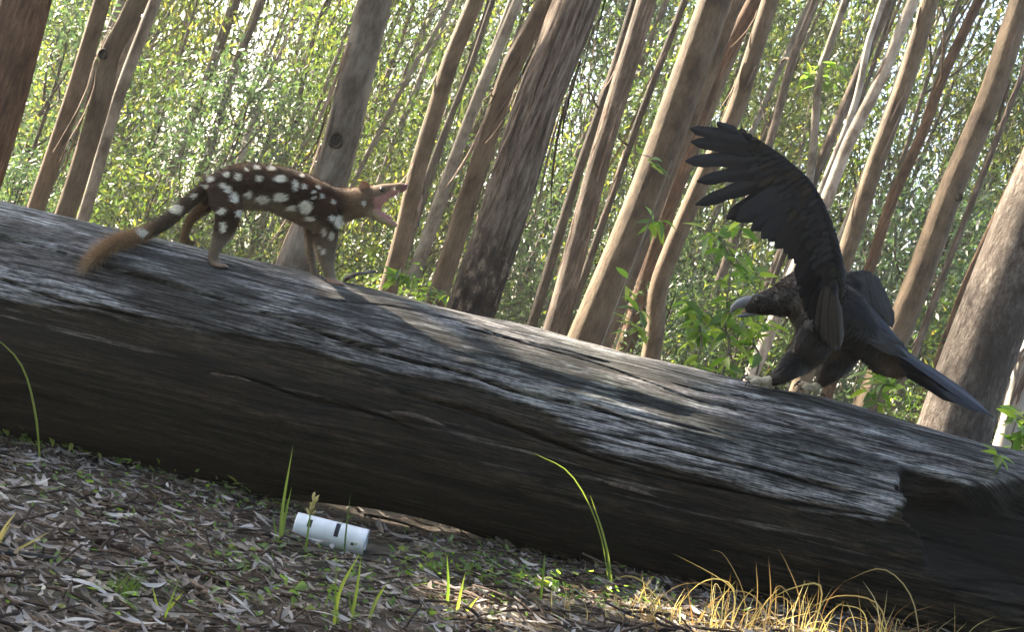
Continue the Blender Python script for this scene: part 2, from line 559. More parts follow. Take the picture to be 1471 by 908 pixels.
# step where the outer skin of pale wood has broken off along its lower edge
bx = [-300, 0, 150, 340, 446, 516, 608, 724, 779, 850, 1027, 1145, 1272, 1330, 1700]
by = [380, 425, 455, 490, 510, 533, 546, 576, 597, 645, 690, 715, 741, 690, 740]
bst = np.array([log_st(x, y) for x, y in zip(bx, by)])
tb = np.interp(SS, bst[:, 0], bst[:, 1])
edge_n = 0.10 * fbm(np.stack([SS * 2.5, Tw * 5, 0 * SS], -1), 4, 81) + 0.05 * fbm(np.stack([SS * 9, Tw * 40, 0 * SS], -1), 3, 83)
edge = Tw - tb + edge_n * 1.3
pale = sstep(-0.05, 0.10, edge) * (np.abs(Tw) < 2.9)
r = r - 0.010 * (1 - sstep(-0.03, 0.02, edge)) * (np.abs(Tw) < 2.9)
# underside lifted clear of the ground beside the pipe
und = np.exp(-((SS - 1.27) / 0.36) ** 2) * sstep(0.5, 1.35, -Tw) * (Tw > -3.0)
r = r - 0.058 * und
# crest profile: low swell under the bird
r = r + 0.012 * np.exp(-((SS - 2.35) / 0.25) ** 2) * sstep(0.6, 1.4, TT) * (TT < 3) - 0.010 * np.exp(-((SS - 2.95) / 0.3) ** 2) * sstep(0.6, 1.4, TT) * (TT < 3)

V = LC0 + SS[..., None] * LD + (np.sin(TT) * r)[..., None] * LU + (np.cos(TT) * r)[..., None] * LF
V = V.reshape(-1, 3)
LOGV = V.reshape(ns, nt_, 3)

# wood pigment: silver weathered skin, dark stained lower face, lichen and moss patches, plus painted shade in the hollow
def blob(pts, hw):
    st = np.array([log_st(*p) for p in pts]); d = np.full(SS.shape, 9.0)
    dn = spline(st, 6 * len(st))
    for q in dn:
        d = np.minimum(d, np.hypot(SS - q[0], (Tw - q[1]) * LR))
    return 1 - sstep(hw * 0.5, hw * 1.25, d + 0.05 * fbm(np.stack([SS * 8, Tw * 6, 0 * SS], -1), 3, 91) + 0.02 * fbm(np.stack([SS * 12, Tw * 50, 0 * SS], -1), 2, 92))
moss = np.clip(blob([(690, 500), (770, 520), (860, 548), (950, 578), (1020, 615), (1090, 640)], 0.060) + blob([(1120, 570), (1200, 585), (1300, 615), (1390, 640)], 0.055)
    + blob([(470, 430), (520, 448), (600, 475), (650, 500)], 0.024) * 0.8 + blob([(20, 320), (90, 335)], 0.02) * 0.7 + blob([(620, 447), (700, 468), (800, 505)], 0.014) * 0.8, 0, 1)
mott = fbm(np.stack([SS * 3.6, Tw * 4.5, 0 * SS], -1), 5, 95)
moss = np.clip(np.maximum(moss, sstep(0.02, 0.16, mott) * 0.9 * sstep(0.2, 0.6, Tw)), 0, 1)
lich = sstep(0.34, 0.42, fbm(np.stack([SS * 7, Tw * 7, 0 * SS], -1), 4, 97)) * pale
g01 = np.clip(0.5 + grain * 1.1 + grain2 * 0.5, 0, 1)[..., None]
palec = np.array([0.095, 0.092, 0.092]) * (1 - g01) + np.array([0.285, 0.282, 0.29]) * g01
brown = sstep(0.0, 0.5, fbm(np.stack([SS * 1.4, Tw * 8, 0 * SS], -1), 3, 99))[..., None]
palec = palec * (1 - 0.45 * brown) + np.array([0.16, 0.135, 0.12]) * (0.4 + 0.9 * g01) * 0.45 * brown
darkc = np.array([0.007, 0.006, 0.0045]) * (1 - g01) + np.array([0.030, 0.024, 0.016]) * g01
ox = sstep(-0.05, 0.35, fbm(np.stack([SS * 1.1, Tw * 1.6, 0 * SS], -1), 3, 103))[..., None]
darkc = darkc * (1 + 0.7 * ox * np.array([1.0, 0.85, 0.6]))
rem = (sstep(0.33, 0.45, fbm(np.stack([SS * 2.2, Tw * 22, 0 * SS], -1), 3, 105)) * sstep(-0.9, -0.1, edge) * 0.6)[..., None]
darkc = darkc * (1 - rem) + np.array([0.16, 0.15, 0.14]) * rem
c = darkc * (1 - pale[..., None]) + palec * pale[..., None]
mo = (moss * pale)[..., None]
c = c * (1 - 0.88 * mo) + np.array([0.026, 0.030, 0.028]) * (0.5 + g01) * 0.88 * mo
c = c * (1 - 0.25 * lich[..., None]) + np.array([0.30, 0.34, 0.32]) * 0.25 * lich[..., None]
cm = np.clip(crack_m * 1.4, 0, 1)[..., None] * 0.92
c = c * (1 - cm) + np.array([0.012, 0.010, 0.009]) * cm
c = c * (1 - cav[..., None] * 0.9) + np.array([0.006, 0.005, 0.004]) * cav[..., None] * 0.9  # hollow painted near-black to stand in for its deep shade
i = np.arange(ns - 1)[:, None] * nt_
j = np.arange(nt_)[None, :]; j2 = (j + 1) % nt_
F = np.stack([i + j, i + j2, i + nt_ + j2, i + nt_ + j], -1).reshape(-1, 4)[:, ::-1]
V2 = np.concatenate([V, [LC0 + S0 * LD], [LC0 + S1 * LD]])
C2 = np.concatenate([c.reshape(-1, 3), [[.1, .09, .08]], [[.1, .09, .08]]])
k = np.arange(nt_); k2 = (k + 1) % nt_
T = np.concatenate([np.stack([np.full(nt_, len(V)), k, k2], -1), np.stack([np.full(nt_, len(V) + 1), (ns - 1) * nt_ + k2, (ns - 1) * nt_ + k], -1)])[:, ::-1]
# grain direction coordinate for the fine relief
gcoord = np.concatenate([np.stack([SS * 0.06, Tw * LR, 0 * SS], -1).reshape(-1, 3), np.zeros((2, 3))])
m, nt, b = new_mat('weathered_log_wood')
a = nd(nt, 'Attribute', attribute_name='col')
gat = nd(nt, 'Attribute', attribute_name='grain_at')
n1 = noise(nt, gat.outputs['Vector'], 190, 5, 0.7)
r1 = ramp(nt, [(0.42, 0.10), (0.49, 0.85), (0.6, 1.55)])
nt.links.new(n1.outputs[0], r1.inputs[0])
n4 = noise(nt, gat.outputs['Vector'], 62, 5, 0.7)
r4 = ramp(nt, [(0.42, 0.12), (0.48, 0.85), (0.6, 1.35)])
nt.links.new(n4.outputs[0], r4.inputs[0])
n3 = noise(nt, mapping(nt, (1, 1, 1)), 70, 4, 0.6)
r3 = ramp(nt, [(0.35, 0.65), (0.6, 1.1)])
nt.links.new(n3.outputs[0], r3.inputs[0])
cc = mixc(nt, 1.0, a.outputs['Color'], r1.outputs[0], 'MULTIPLY')
cc = mixc(nt, 1.0, cc, r3.outputs[0], 'MULTIPLY')
cc = mixc(nt, 1.0, cc, r4.outputs[0], 'MULTIPLY')
nt.links.new(cc, b.inputs['Base Color'])
b.inputs['Roughness'].default_value = 0.75
b.inputs['Specular IOR Level'].default_value = 0.25
bump(nt, b, n1.outputs[0], 0.7, 0.008)
M['log'] = m
log_root = thing('fallen_log', 'huge weathered grey fallen log, charred dark below, lying across the slope', 'log', gp(LC0[0] + 1.6, LOG_Y))
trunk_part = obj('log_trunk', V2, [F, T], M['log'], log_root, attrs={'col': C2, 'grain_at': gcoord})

def log_top(px, py):
    """point on the log's skin seen at a photo pixel"""
    s_, t_ = log_st(px, py)
    a_ = int(round((s_ - S0) / (S1 - S0) * (ns - 1)))
    b_ = int(np.argmin(np.abs(th - t_)))
    return LOGV[a_, b_]

# loose splinters standing off the log's skin
for k, pts in enumerate([[(560, 592), (600, 598), (640, 612)], [(300, 536), (330, 541), (362, 548)], [(868, 694), (905, 702), (945, 716)]]):
    P = np.array([log_top(*p) for p in pts]); P[:, 1] -= 0.006
    P = spline(P, 7)
    Vv, Ff = tube(P, np.array([.2, .8, 1, 1, .9, .6, .1]) * 0.004, 6, np.array([.2, .8, 1, 1, .9, .6, .1]) * 0.007)
    obj('splinter', Vv, Ff, M['fibrous'], log_root)

# ------------------------------------------------------------------ trees
def leaves(centres, dirs, length, width, fold=0.25, seed=1, curve=0.15):
    """one folded four-corner leaf per centre; returns V, F, per-vertex tint index helper"""
    g = np.random.default_rng(seed)
    n = len(centres)
    d = dirs / (np.linalg.norm(dirs, axis=1, keepdims=True) + 1e-9)
    rv = g.normal(size=(n, 3))
    sd = np.cross(d, rv); sd /= np.linalg.norm(sd, axis=1, keepdims=True) + 1e-9
    up = np.cross(d, sd)
    L = length * g.uniform(0.6, 1.25, n)[:, None]
    W = width * g.uniform(0.6, 1.3, n)[:, None]
    p0 = centres
    p3 = centres + d * L + up * L * curve
    mid = centres + d * L * 0.42
    a = mid + sd * W * 0.5 + up * W * fold
    c = mid - sd * W * 0.5 + up * W * fold
    V = np.stack([p0, a, p3, c], 1).reshape(-1, 3)
    i = np.arange(n)[:, None] * 4
    F = (i + np.array([[0, 1, 2, 3]]))
    # split along the midrib so that the fold is real
    T = np.concatenate([i + np.array([[0, 1, 2]]), i + np.array([[0, 2, 3]])])
    return V, T

def crown_mesh(name, h0, h1, rad, n_clump, n_leaf, L, W, mat, seed, clump_r=0.28, droop=0.9, shape='column', limbs_mat=None, cull=None):
    """leaf clumps at twig ends spread through the crown's volume; returns (crown mesh, limbs mesh)"""
    g = np.random.default_rng(seed)
    z = g.uniform(0, 1, n_clump) ** 0.9
    ang = g.uniform(0, 2 * math.pi, n_clump)
    if shape == 'column':
        prof = 0.45 + 0.55 * np.sin(np.clip(z * 1.05, 0, 1) * math.pi) ** 0.7
    else:
        prof = np.sqrt(np.clip(1 - (2 * z - 1) ** 2, 0.02, 1))
    rr = rad * prof * np.sqrt(g.uniform(0.05, 1, n_clump)) * g.uniform(0.7, 1.15, n_clump)
    C = np.stack([rr * np.cos(ang), rr * np.sin(ang), h0 + (h1 - h0) * z], -1)
    sz = g.uniform(0.5, 1.5, n_clump)
    cnt = np.maximum(3, (n_leaf / n_clump * sz)).astype(int)
    ci = np.repeat(np.arange(n_clump), cnt)
    off = g.normal(size=(len(ci), 3)) * np.array([1, 1, 0.8]) * (clump_r * sz[ci] ** 0.5)[:, None]
    P = C[ci] + off
    if cull is not None:
        keep = cull(P); P = P[keep]; ci = ci[keep]
    D = g.normal(size=(len(P), 3)) * 0.75 + np.array([0, 0, -droop])
    V, T = leaves(P, D, L, W, seed=seed)
    ctint = g.uniform(0.15, 0.75, n_clump)
    tint = np.clip(ctint[ci] + g.normal(size=len(P)) * 0.16, 0, 1)
    me = mesh_data(name, V, T, mat, False, {'tint': np.repeat(tint, 4)})
    # limbs: from the stem out to a share of the clumps
    parts = []
    for k in range(0, n_clump, max(1, n_clump // 26)):
        q = C[k]
        b0 = np.array([0, 0, max(0.2, q[2] - 0.35 * (h1 - h0) * g.uniform(0.3, 0.9) - 0.3 * rr[k])])
        mid = 0.5 * (b0 + q) + np.array([0, 0, -0.10 * rr[k]]) + g.normal(size=3) * 0.08
        path = spline([b0, mid, q], 6)
        r0 = 0.012 + 0.010 * rr[k]
        parts.append(tube(path, np.linspace(r0, 0.004, 6), 5))
    Vb, Fb = merge(parts)
    lm = mesh_data(name + '_limbs', Vb, Fb, limbs_mat or M['dark_bark'])
    return me, lm

def bend_stem(h, r0, r1, seed, n=22, sides=9, wob=0.12):
    g = np.random.default_rng(seed)
    z = np.linspace(-0.3, h, n)
    x = wob * fbm(np.stack([z * 0.5, 0 * z + seed, 0 * z], -1), 2, seed) ; y = wob * fbm(np.stack([z * 0.5, 0 * z + seed + 9, 0 * z], -1), 2, seed + 3)
    return tube(np.stack([x, y, z], -1), np.linspace(r0, r1, n), sides)

# --- understorey trees behind the log: a few moulds, then individuals
moulds = []
def mould(name, h, r_crown, h0, n_clump, n_leaf, L, W, lm, bark, seed, r0, group, label, cat='tree', droop=0.9, clump=0.36):
    root = thing(name, label, cat, (0, 0, 0), group)
    V, F = bend_stem(h * 0.96, r0, 0.012, seed)
    link('trunk', mesh_data('trunk', V, F, bark), root)
    me, li = crown_mesh('crown', h0, h, r_crown, n_clump, n_leaf, L, W, lm, seed, clump, droop)
    link('crown', me, root)
    link('limbs', li, root)
    return root
UG = 'leafy understorey trees behind the log'
SG = 'low shrubs on the slope behind the log'
TALL = 'tall thin leafy tree crowded among others far behind the log'
LOWS = 'low bushy shrub growing on the slope far behind the log'
BLUE = 'tall bluish-green leafy tree far behind the log'
tallA = mould('understorey_tree', 9.5, 1.5, 1.2, 64, 8600, 0.17, 0.046, M['leaf'], M['dark_bark'], 101, 0.06, UG, 'tall leafy olive-green tree with thin dark stem far behind the log')
tallB = mould('understorey_tree', 8.0, 1.7, 0.8, 60, 8400, 0.17, 0.046, M['leaf'], M['gum'], 102, 0.05, 'bushy leafy trees behind the log', 'wide-crowned olive-green tree with smooth brown stem far behind the log')
tallC = mould('understorey_tree', 11.0, 1.6, 2.0, 70, 9000, 0.17, 0.046, M['leaf'], M['rough'], 103, 0.07, 'tallest leafy trees behind the log', 'tallest olive-green leafy tree with rough stem far behind the log')
tallD = mould('understorey_tree', 9.0, 1.6, 0.6, 62, 8600, 0.17, 0.046, M['leaf_blue'], M['dark_bark'], 104, 0.05, 'bluish leafy trees behind the log', BLUE)
bushA = mould('shrub', 2.3, 1.1, 0.1, 70, 4600, 0.10, 0.028, M['leaf'], M['dark_bark'], 105, 0.025, SG, 'low olive-green bushy shrub on the slope far behind the log', 'shrub', 0.3, 0.2)
bushB = mould('shrub', 3.2, 1.2, 0.2, 80, 5200, 0.11, 0.028, M['leaf_blue'], M['dark_bark'], 106, 0.03, 'bluish shrubs on the slope behind the log', 'bluish-green shrub on the slope far behind the log', 'shrub', 0.4, 0.22)

g = np.random.default_rng(2024)
def scatter(protos, spots):
    used = set()
    for k, (x, y, p, sc) in enumerate(spots):
        src = protos[p]
        o = src if p not in used else copy_tree(src)
        used.add(p)
        o.location = (x, y, float(gz(x, y)) - 0.05)
        o.rotation_euler = (g.normal() * 0.03, g.normal() * 0.03, g.uniform(0, 6.28))
        o.scale = (sc, sc, sc * g.uniform(0.9, 1.1))
spots = []
for Y0, n, lo, hi in ((14.5, 6, -0.46, 0.5), (18.5, 9, -0.46, 0.52), (24, 10, -0.46, 0.54), (31, 6, -0.46, 0.54), (40, 4, -0.48, 0.54)):
    for k in range(n):
        f = lo + (hi - lo) * (k + g.uniform(0.15, 0.85)) / n
        Y = Y0 * g.uniform(0.9, 1.12)
        spots.append((f * Y, Y, int(g.choice([0, 1, 2, 3], p=[.3, .27, .23, .2])), g.uniform(0.8, 1.15) * {14.5: 0.58, 18.5: 0.9, 24: 1.1, 31: 1.3, 40: 1.5, 51: 1.7}[Y0]))
scatter([tallA, tallB, tallC, tallD], spots)
spots = []
for Y0, n in ((8.6, 6), (11.5, 10), (15, 13), (20, 14), (27, 14)):
    for k in range(n):
        f = -0.46 + 1.0 * (k + g.uniform(0.1, 0.9)) / n
        Y = Y0 * g.uniform(0.92, 1.12)
        spots.append((f * Y, Y, int(g.integers(0, 2)), g.uniform(0.6, 1.0) * (0.55 if Y0 < 9 else 1)))
scatter([bushA, bushB], spots)

# --- high crowns carried by the big trunks (mostly above the picture)
high = []
for k in range(3):
    me, li = crown_mesh('crown', 0, 3.6, 1.5, 34, 1500, 0.16, 0.034, M['leaf'], 300 + k, 0.3, 0.9, 'ball', M['gum'])
    high.append((me, li))

def gum_tree(pts, w, Y, mat, label, wt=None, seed=0, top=12.0, name='gum_tree', group=None, sides=26, strips=None, knobs=(), crown=True, flare=0.25, rough=0.05, cat='tree', broken=False, stubs=()):
    """trunk through photo pixels at real distance Y; w = trunk width in photo pixels"""
    P = np.array([at(x, y, Y) for x, y in pts])
    P = P[np.argsort(P[:, 2])]
    dirn = (P[1] - P[0]); dirn = dirn / abs(dirn[2])
    dirn[0] = np.clip(dirn[0], -0.25, 0.25); dirn[1] = 0
    base_z = float(gz(P[0][0], Y)) - 0.15
    if P[0][2] > base_z + 0.2:
        dz = P[0][2] - base_z
        P = np.concatenate([[P[0] - dirn * dz * np.array([0.6, 1, 1])], P])
    if not broken:
        dt = (P[-1] - P[-2]); dt = dt / abs(dt[2]); dt[0] = np.clip(dt[0], -0.12, 0.12); dt[1] = 0
        hz = top - P[-1][2]
        P = np.concatenate([P, [P[-1] + dt * hz * 0.5], [P[-1] + dt * hz * np.array([0.6, 1, 1])]])
    # resample: dense where it can be seen
    d = np.concatenate([[0], np.cumsum(np.linalg.norm(np.diff(P, axis=0), axis=1))])
    dense = spline(P, 400)
    zz = dense[:, 2]
    zt = at(735, 0, Y)[2] + 0.5 * Y * 0.4
    keep = [0]
    for q in range(1, len(zz)):
        step = 0.045 if zz[q] < zt else 0.5
        if zz[q] - zz[keep[-1]] >= step: keep.append(q)
    keep.append(len(zz) - 1)
    path = dense[keep]
    n = len(path)
    r0 = w * Y / FPX / 2
    zrel = (path[:, 2] - path[0, 2])
    rad = r0 * (1.06 - 0.5 * np.clip(zrel / 12.0, 0, 1))
    rad = rad * (1 + flare * np.exp(-zrel / 0.35))
    if wt is not None:
        vis = np.clip((path[:, 2] - P[0, 2]) / max(0.5, zt - P[0, 2]), 0, 1)
        rad = r0 * (1 - vis) + wt * Y / FPX / 2 * vis
    def disp(thv):
        A = np.stack([np.cos(thv)[None, :] * 1.3 + 0 * path[:, :1], np.sin(thv)[None, :] * 1.3 + 0 * path[:, :1], path[:, 2:3] * 0.9 + 0 * thv[None, :]], -1)
        B = A * np.array([3.2, 3.2, 1.6])
        return 1 + rough * 1.4 * fbm(A + seed * 3.1, 2, seed) + rough * fbm(B + seed, 3, seed + 5)
    Vt, Ft = tube(path, rad, sides, disp=disp)
    root = thing(name, label, cat, path[0], group)
    obj('trunk', Vt, Ft, mat, root)
    gg = np.random.default_rng(seed + 900)
    for kx, ky, kr in knobs:
        c0 = at(kx, ky, Y)
        iz = int(np.argmin(np.abs(path[:, 2] - c0[2])))
        c0 = path[iz] + np.array([(c0 - path[iz])[0], -math.sqrt(max(1e-5, rad[iz] ** 2 - (c0 - path[iz])[0] ** 2)), c0[2] - path[iz][2]])
        ring = np.linspace(0, 2 * math.pi, 15)
        R = kr * Y / FPX
        pth = c0 + np.stack([np.cos(ring) * R, 0 * ring - 0.2 * R, np.sin(ring) * R * 1.15], -1)
        Vk, Fk = merge([tube(pth, R * (0.24 + 0.08 * np.cos(ring * 3 + 1)), 8, cap=False), tube(np.array([c0 + [0, 0.3 * R, 0], c0 + [0, -0.1 * R, 0]]), R * 0.95, 12)])
        obj('branch_scar', Vk, Fk, M['dark_bark'], root)
    for (x0, y0), (x1, y1), (x2, y2), wb in stubs:
        # dead side branch, grown out of the stem
        A0 = at(x0, y0, Y); iz = int(np.argmin(np.abs(path[:, 2] - A0[2])))
        c_ = path[iz].copy()
        bow = gg.uniform(-0.15, 0.15) * (1 if Y < 9 else 2)
        B1, B2 = at(x1, y1, Y + bow * 0.5), at(x2, y2, Y + bow)
        pb_ = spline([c_, 0.35 * c_ + 0.65 * A0, B1, B2], 14)
        pb_[4:-1] += gg.normal(size=(9, 3)) * 0.006
        Vb_, Fb_ = tube(pb_, np.linspace(wb, wb * 0.25, 14) * Y / FPX / 2, 7)
        obj('branch', Vb_, Fb_, mat, root)
    if strips:
        for q in range(strips[0]):
            # ribbon of bark, peeled at the bottom, hanging off the stem
            y0 = gg.uniform(strips[1], strips[2])
            za = at(pts[0][0], y0, Y)
            iz = int(np.argmin(np.abs(path[:, 2] - za[2])))
            Ls = gg.uniform(0.25, 0.9) * strips[3]
            phi = gg.uniform(*(strips[4] if len(strips) > 4 else (math.pi * 0.9, math.pi * 2.05)))
            out = np.array([math.cos(phi), math.sin(phi), 0])
            tan_ = np.array([-math.sin(phi), math.cos(phi), 0])
            wdt = gg.uniform(0.007, 0.022)
            m_ = 7
            pth = []
            peel = gg.uniform(0.0, 0.10); sw = gg.normal() * 0.04
            for e in range(m_):
                f = e / (m_ - 1)
                jz = path[iz][2] - f * Ls
                jj = int(np.argmin(np.abs(path[:, 2] - jz)))
                base = path[jj] * 1.0; base[2] = jz
                pth.append(base + out * (rad[jj] * 1.05 + 0.004 + peel * f * f) + tan_ * sw * f)
            pth = np.array(pth)
            ww = wdt * np.array([.5, 1, 1.1, 1, .9, .7, .25])[:, None] * 0.5
            sd = tan_ * 0.9 + out * gg.normal() * 0.4
            A_ = pth - sd * ww; B_ = pth + sd * ww; C_ = pth + out * 0.35 * ww.mean()
            Vs = np.concatenate([A_, C_, B_])
            e = np.arange(m_ - 1)
            Fs = np.concatenate([np.stack([e, e + 1, e + 1 + m_, e + m_], -1), np.stack([e + m_, e + m_ + 1, e + 1 + 2 * m_, e + 2 * m_], -1)])
            obj('bark_strip', Vs, Fs, M['strip'], root)
    if crown and not broken:
        me, li = high[seed % 3]
        topp = path[-1]
        rel = Vector((topp - path[0]).tolist()) - Vector((0, 0, 2.6))
        sc = gg.uniform(0.8, 1.1)
        for nm, dd in (('crown', me), ('limbs', li)):
            o = link(nm, dd, root)
            o.location = rel
            o.rotation_euler = (0, 0, gg.uniform(0, 6.28))
            o.scale = (sc, sc, sc)
    return root

gt = gum_tree
gt([(42, -20), (4, 125), (-42, 275)], 72, 7.0, M['red_bark'], 'thick reddish-brown gum trunk at the left end of the log', seed=1, rough=0.06)
gt([(147, 0), (108, 130), (52, 297)], 24, 7.6, M['gum'], 'straight brown gum trunk beside the trunk with the swollen bend', seed=2)
gt([(200, -5), (178, 40), (158, 78), (146, 140), (122, 220), (97, 300)], 28, 7.0, M['gum'], 'brown gum trunk with a swollen bend and peeling strips on its edge', seed=3, strips=(5, 20, 150, 1.1, (math.pi * 0.95, math.pi * 1.25)), knobs=((152, 80, 6),))
gt([(223, 0), (190, 85), (162, 166), (122, 305)], 17, 8.2, M['gum_grey'], 'slender blue-grey gum trunk just right of the swollen-bend trunk', seed=4)
gt([(281, 10), (250, 110), (220, 212), (190, 300)], 5.5, 15, M['dark_bark'], 'very thin dark trunk in the gap behind the slender blue-grey gum', seed=5, sides=12)
gt([(330, 10), (299, 100), (250, 239), (225, 310)], 8, 14, M['gum_grey'], 'thin grey trunk with a pale edge rising behind the tip of the tail', seed=6, sides=12)
gt([(376, 5), (340, 95), (281, 262), (262, 320)], 9, 13, M['dark_bark'], 'thin dark straight trunk rising behind the tail base of the quoll', seed=7, stubs=(((345, 85), (325, 70), (310, 40), 4),), sides=12)
gt([(350, 60), (339, 89), (292, 247), (270, 310)], 12, 14.5, M['gum_grey'], 'pale grey thin trunk half hidden behind a dark straight one', seed=8, sides=14)
gt([(372, 150), (358, 190), (343, 235), (322, 300)], 11, 12, M['gum_pale'], 'pale broken-off dead trunk rising behind the back of the quoll', seed=9, broken=True, sides=14, crown=False, name='dead_tree')
gt([(470, 0), (454, 39), (438, 105), (420, 181), (392, 270)], 8, 14, M['dark_bark'], 'thin dark crooked trunk left of the scarred trunk', seed=10, stubs=(((440, 100), (425, 70), (420, 20), 4), ((446, 80), (470, 60), (492, 20), 4)), sides=12)
gt([(490, 0), (478, 30), (450, 110), (427, 177), (398, 270)], 6, 15, M['dark_bark'], 'thinnest dark crooked stem left of the scarred trunk', seed=11, sides=12)
gt([(540, -5), (512, 110), (478, 245), (445, 330), (420, 388)], 56, 6.7, M['gum_grey'], 'blotchy grey gum trunk with a round branch scar behind the quoll', wt=42, seed=12, strips=(16, 0, 330, 0.9, (math.pi * 0.9, math.pi * 1.35)), knobs=((486, 205, 9),))
gt([(516, 0), (492, 60), (450, 170), (415, 260)], 7, 13, M['gum_grey'], 'thin bluish stem close against the left of the scarred trunk', seed=13, sides=12)
gt([(683, 0), (650, 80), (624, 164), (600, 245), (569, 377)], 26, 7.5, M['gum'], 'smooth brown gum trunk right in front of the open jaws', seed=14, strips=(3, 120, 330, 0.5))
gt([(708, 0), (676, 95), (629, 213), (590, 320)], 9, 11, M['dark_bark'], 'thin dark trunk close behind the smooth trunk near the jaws', seed=15, sides=12)
gt([(644, 10), (600, 85), (560, 160), (510, 258), (480, 330)], 8, 13, M['gum_grey'], 'thin branching grey sapling trunk between scarred and smooth gums', seed=16, stubs=(((585, 118), (560, 128), (538, 142), 5), ((600, 85), (640, 40), (660, -5), 5)), sides=12)
gt([(735, 0), (698, 100), (660, 215), (624, 327), (598, 400)], 11, 12, M['gum_grey'], 'thin grey trunk left of the bent brown gum', seed=17, sides=12)
gt([(788, -5), (740, 85), (708, 175), (669, 298), (627, 428)], 29, 6.9, M['gum'], 'bent brown gum trunk leaning close beside the big shaggy tree', seed=18, stubs=(((722, 138), (705, 138), (690, 146), 5),), strips=(5, 20, 330, 0.7))
gt([(832, -5), (772, 150), (727, 300), (682, 435)], 72, 6.3, M['shaggy'], 'big shaggy gum with shredded bark above and dark mottled bark below', wt=64, seed=19, stubs=(((748, 330), (760, 322), (768, 300), 7), ((690, 380), (672, 372), (660, 378), 4)), sides=40, rough=0.09, strips=(42, -60, 190, 0.75, (math.pi * 0.85, math.pi * 2.1)))
gt([(912, 0), (882, 99), (840, 220), (805, 330), (767, 457)], 14, 9.5, M['dark_bark'], 'slim dark trunk between the shaggy tree and a lit trunk', seed=20, stubs=(((862, 160), (850, 140), (838, 108), 5),), sides=16)
gt([(930, -5), (874, 182), (830, 350), (797, 470)], 30, 8.4, M['rough'], 'rough brown trunk with a bright sunlit edge right of the slim dark one', seed=21, rough=0.07, strips=(5, 0, 400, 0.6))
gt([(972, 30), (945, 100), (910, 193), (862, 330), (816, 462)], 11, 9.5, M['dark_bark'], 'slim blackish trunk squeezed behind the broad sunlit-edged gum', seed=22, stubs=(((906, 210), (896, 205), (888, 192), 6),), sides=16, strips=(6, 40, 330, 0.7))
gt([(1030, -8), (985, 120), (940, 248), (895, 360), (842, 486)], 50, 7.4, M['gum'], 'broad smooth gum trunk with a wide sunlit edge at mid log', seed=23)
gt([(1058, 0), (1000, 155), (960, 250), (915, 370), (871, 486)], 22, 8.3, M['gum'], 'straight gum trunk with thin bright edge next to the broad one', seed=24)
gt([(1085, 0), (1025, 110), (980, 240), (940, 360), (904, 482)], 25, 9.0, M['red_bark'], 'reddish shaded trunk between two sunlit-edged gums', seed=25)
gt([(1108, -5), (1056, 160), (1010, 255), (965, 360), (945, 420), (936, 505)], 27, 8.5, M['gum'], 'gum trunk bending upright at its foot, its top behind the wing tip', seed=26, strips=(4, 0, 300, 0.6))
gt([(1172, 0), (1139, 83), (1106, 204), (1060, 330), (1010, 470)], 13, 11, M['rough'], 'dark knobbly trunk rising above the raised wing', seed=27, stubs=(((1140, 86), (1128, 84), (1120, 92), 9), ((1112, 190), (1098, 170), (1092, 130), 6)), sides=16)
gt([(1215, 0), (1190, 70), (1176, 116), (1164, 250), (1140, 360), (1110, 470)], 13, 11.5, M['gum_grey'], 'curved grey trunk rising above the wrist of the wing', seed=28, sides=16)
gt([(1268, 0), (1248, 60), (1227, 153), (1180, 273), (1130, 400)], 11, 11, M['gum_pale'], 'thin pale wavy trunk close left of the brightest trunk', seed=29, sides=16)
gt([(1314, -5), (1266, 111), (1220, 203), (1187, 287), (1150, 370), (1100, 490)], 19, 10.0, M['gum_pale'], 'brightest sunlit pale trunk passing behind the raised wing', seed=30, stubs=(((1262, 118), (1280, 108), (1300, 88), 4),), strips=(4, 0, 250, 0.5), sides=20)
gt([(1337, -5), (1310, 85), (1287, 153), (1254, 245), (1222, 345), (1180, 470)], 27, 9.6, M['gum'], 'shaded brown trunk just right of the brightest pale trunk', seed=31, strips=(5, 0, 300, 0.6))
gt([(1260, 200), (1236, 268), (1203, 356), (1160, 480)], 10, 11, M['gum_pale'], 'thin lit trunk behind the shaded brown trunk near the wing', seed=32, sides=14)
gt([(1408, -5), (1356, 106), (1328, 185), (1282, 287), (1250, 384), (1205, 520)], 16, 9.8, M['red_bark'], 'slim reddish trunk with lit upper part behind the eagle', seed=33, stubs=(((1340, 150), (1352, 100), (1356, 20), 6),), sides=18)
gt([(1470, -5), (1423, 139), (1365, 277), (1317, 407), (1280, 500)], 38, 8.6, M['gum'], 'stout smooth brown trunk with bright edge behind the eagle tail', seed=34, strips=(4, 0, 300, 0.6), knobs=((1372, 285, 5),))
gt([(1500, 40), (1471, 102), (1416, 240), (1351, 407), (1310, 520)], 10, 9.5, M['rough'], 'thin crooked stem between the stout trunk and the rough-barked tree', seed=35, stubs=(((1436, 190), (1462, 120), (1480, 40), 5),), sides=14)
gt([(1500, 150), (1471, 222), (1444, 282), (1390, 400), (1345, 520)], 9, 10.5, M['red_bark'], 'thin reddish stem rising left of the rough-barked tree', seed=36, sides=14)
gt([(1540, 180), (1476, 330), (1398, 535), (1368, 625)], 96, 5.4, M['fibrous'], 'thick rough fibrous-barked trunk at the right end of the log', seed=37, sides=48, rough=0.06, top=10)
gt([(1500, 470), (1470, 520), (1452, 600), (1440, 650)], 30, 5.9, M['dead_wood'], 'sunlit pale shredded stump right of the rough-barked tree', seed=38, broken=True, crown=False, name='tree_stump', strips=(14, 470, 560, 0.45, (math.pi * 0.8, math.pi * 2.1)))

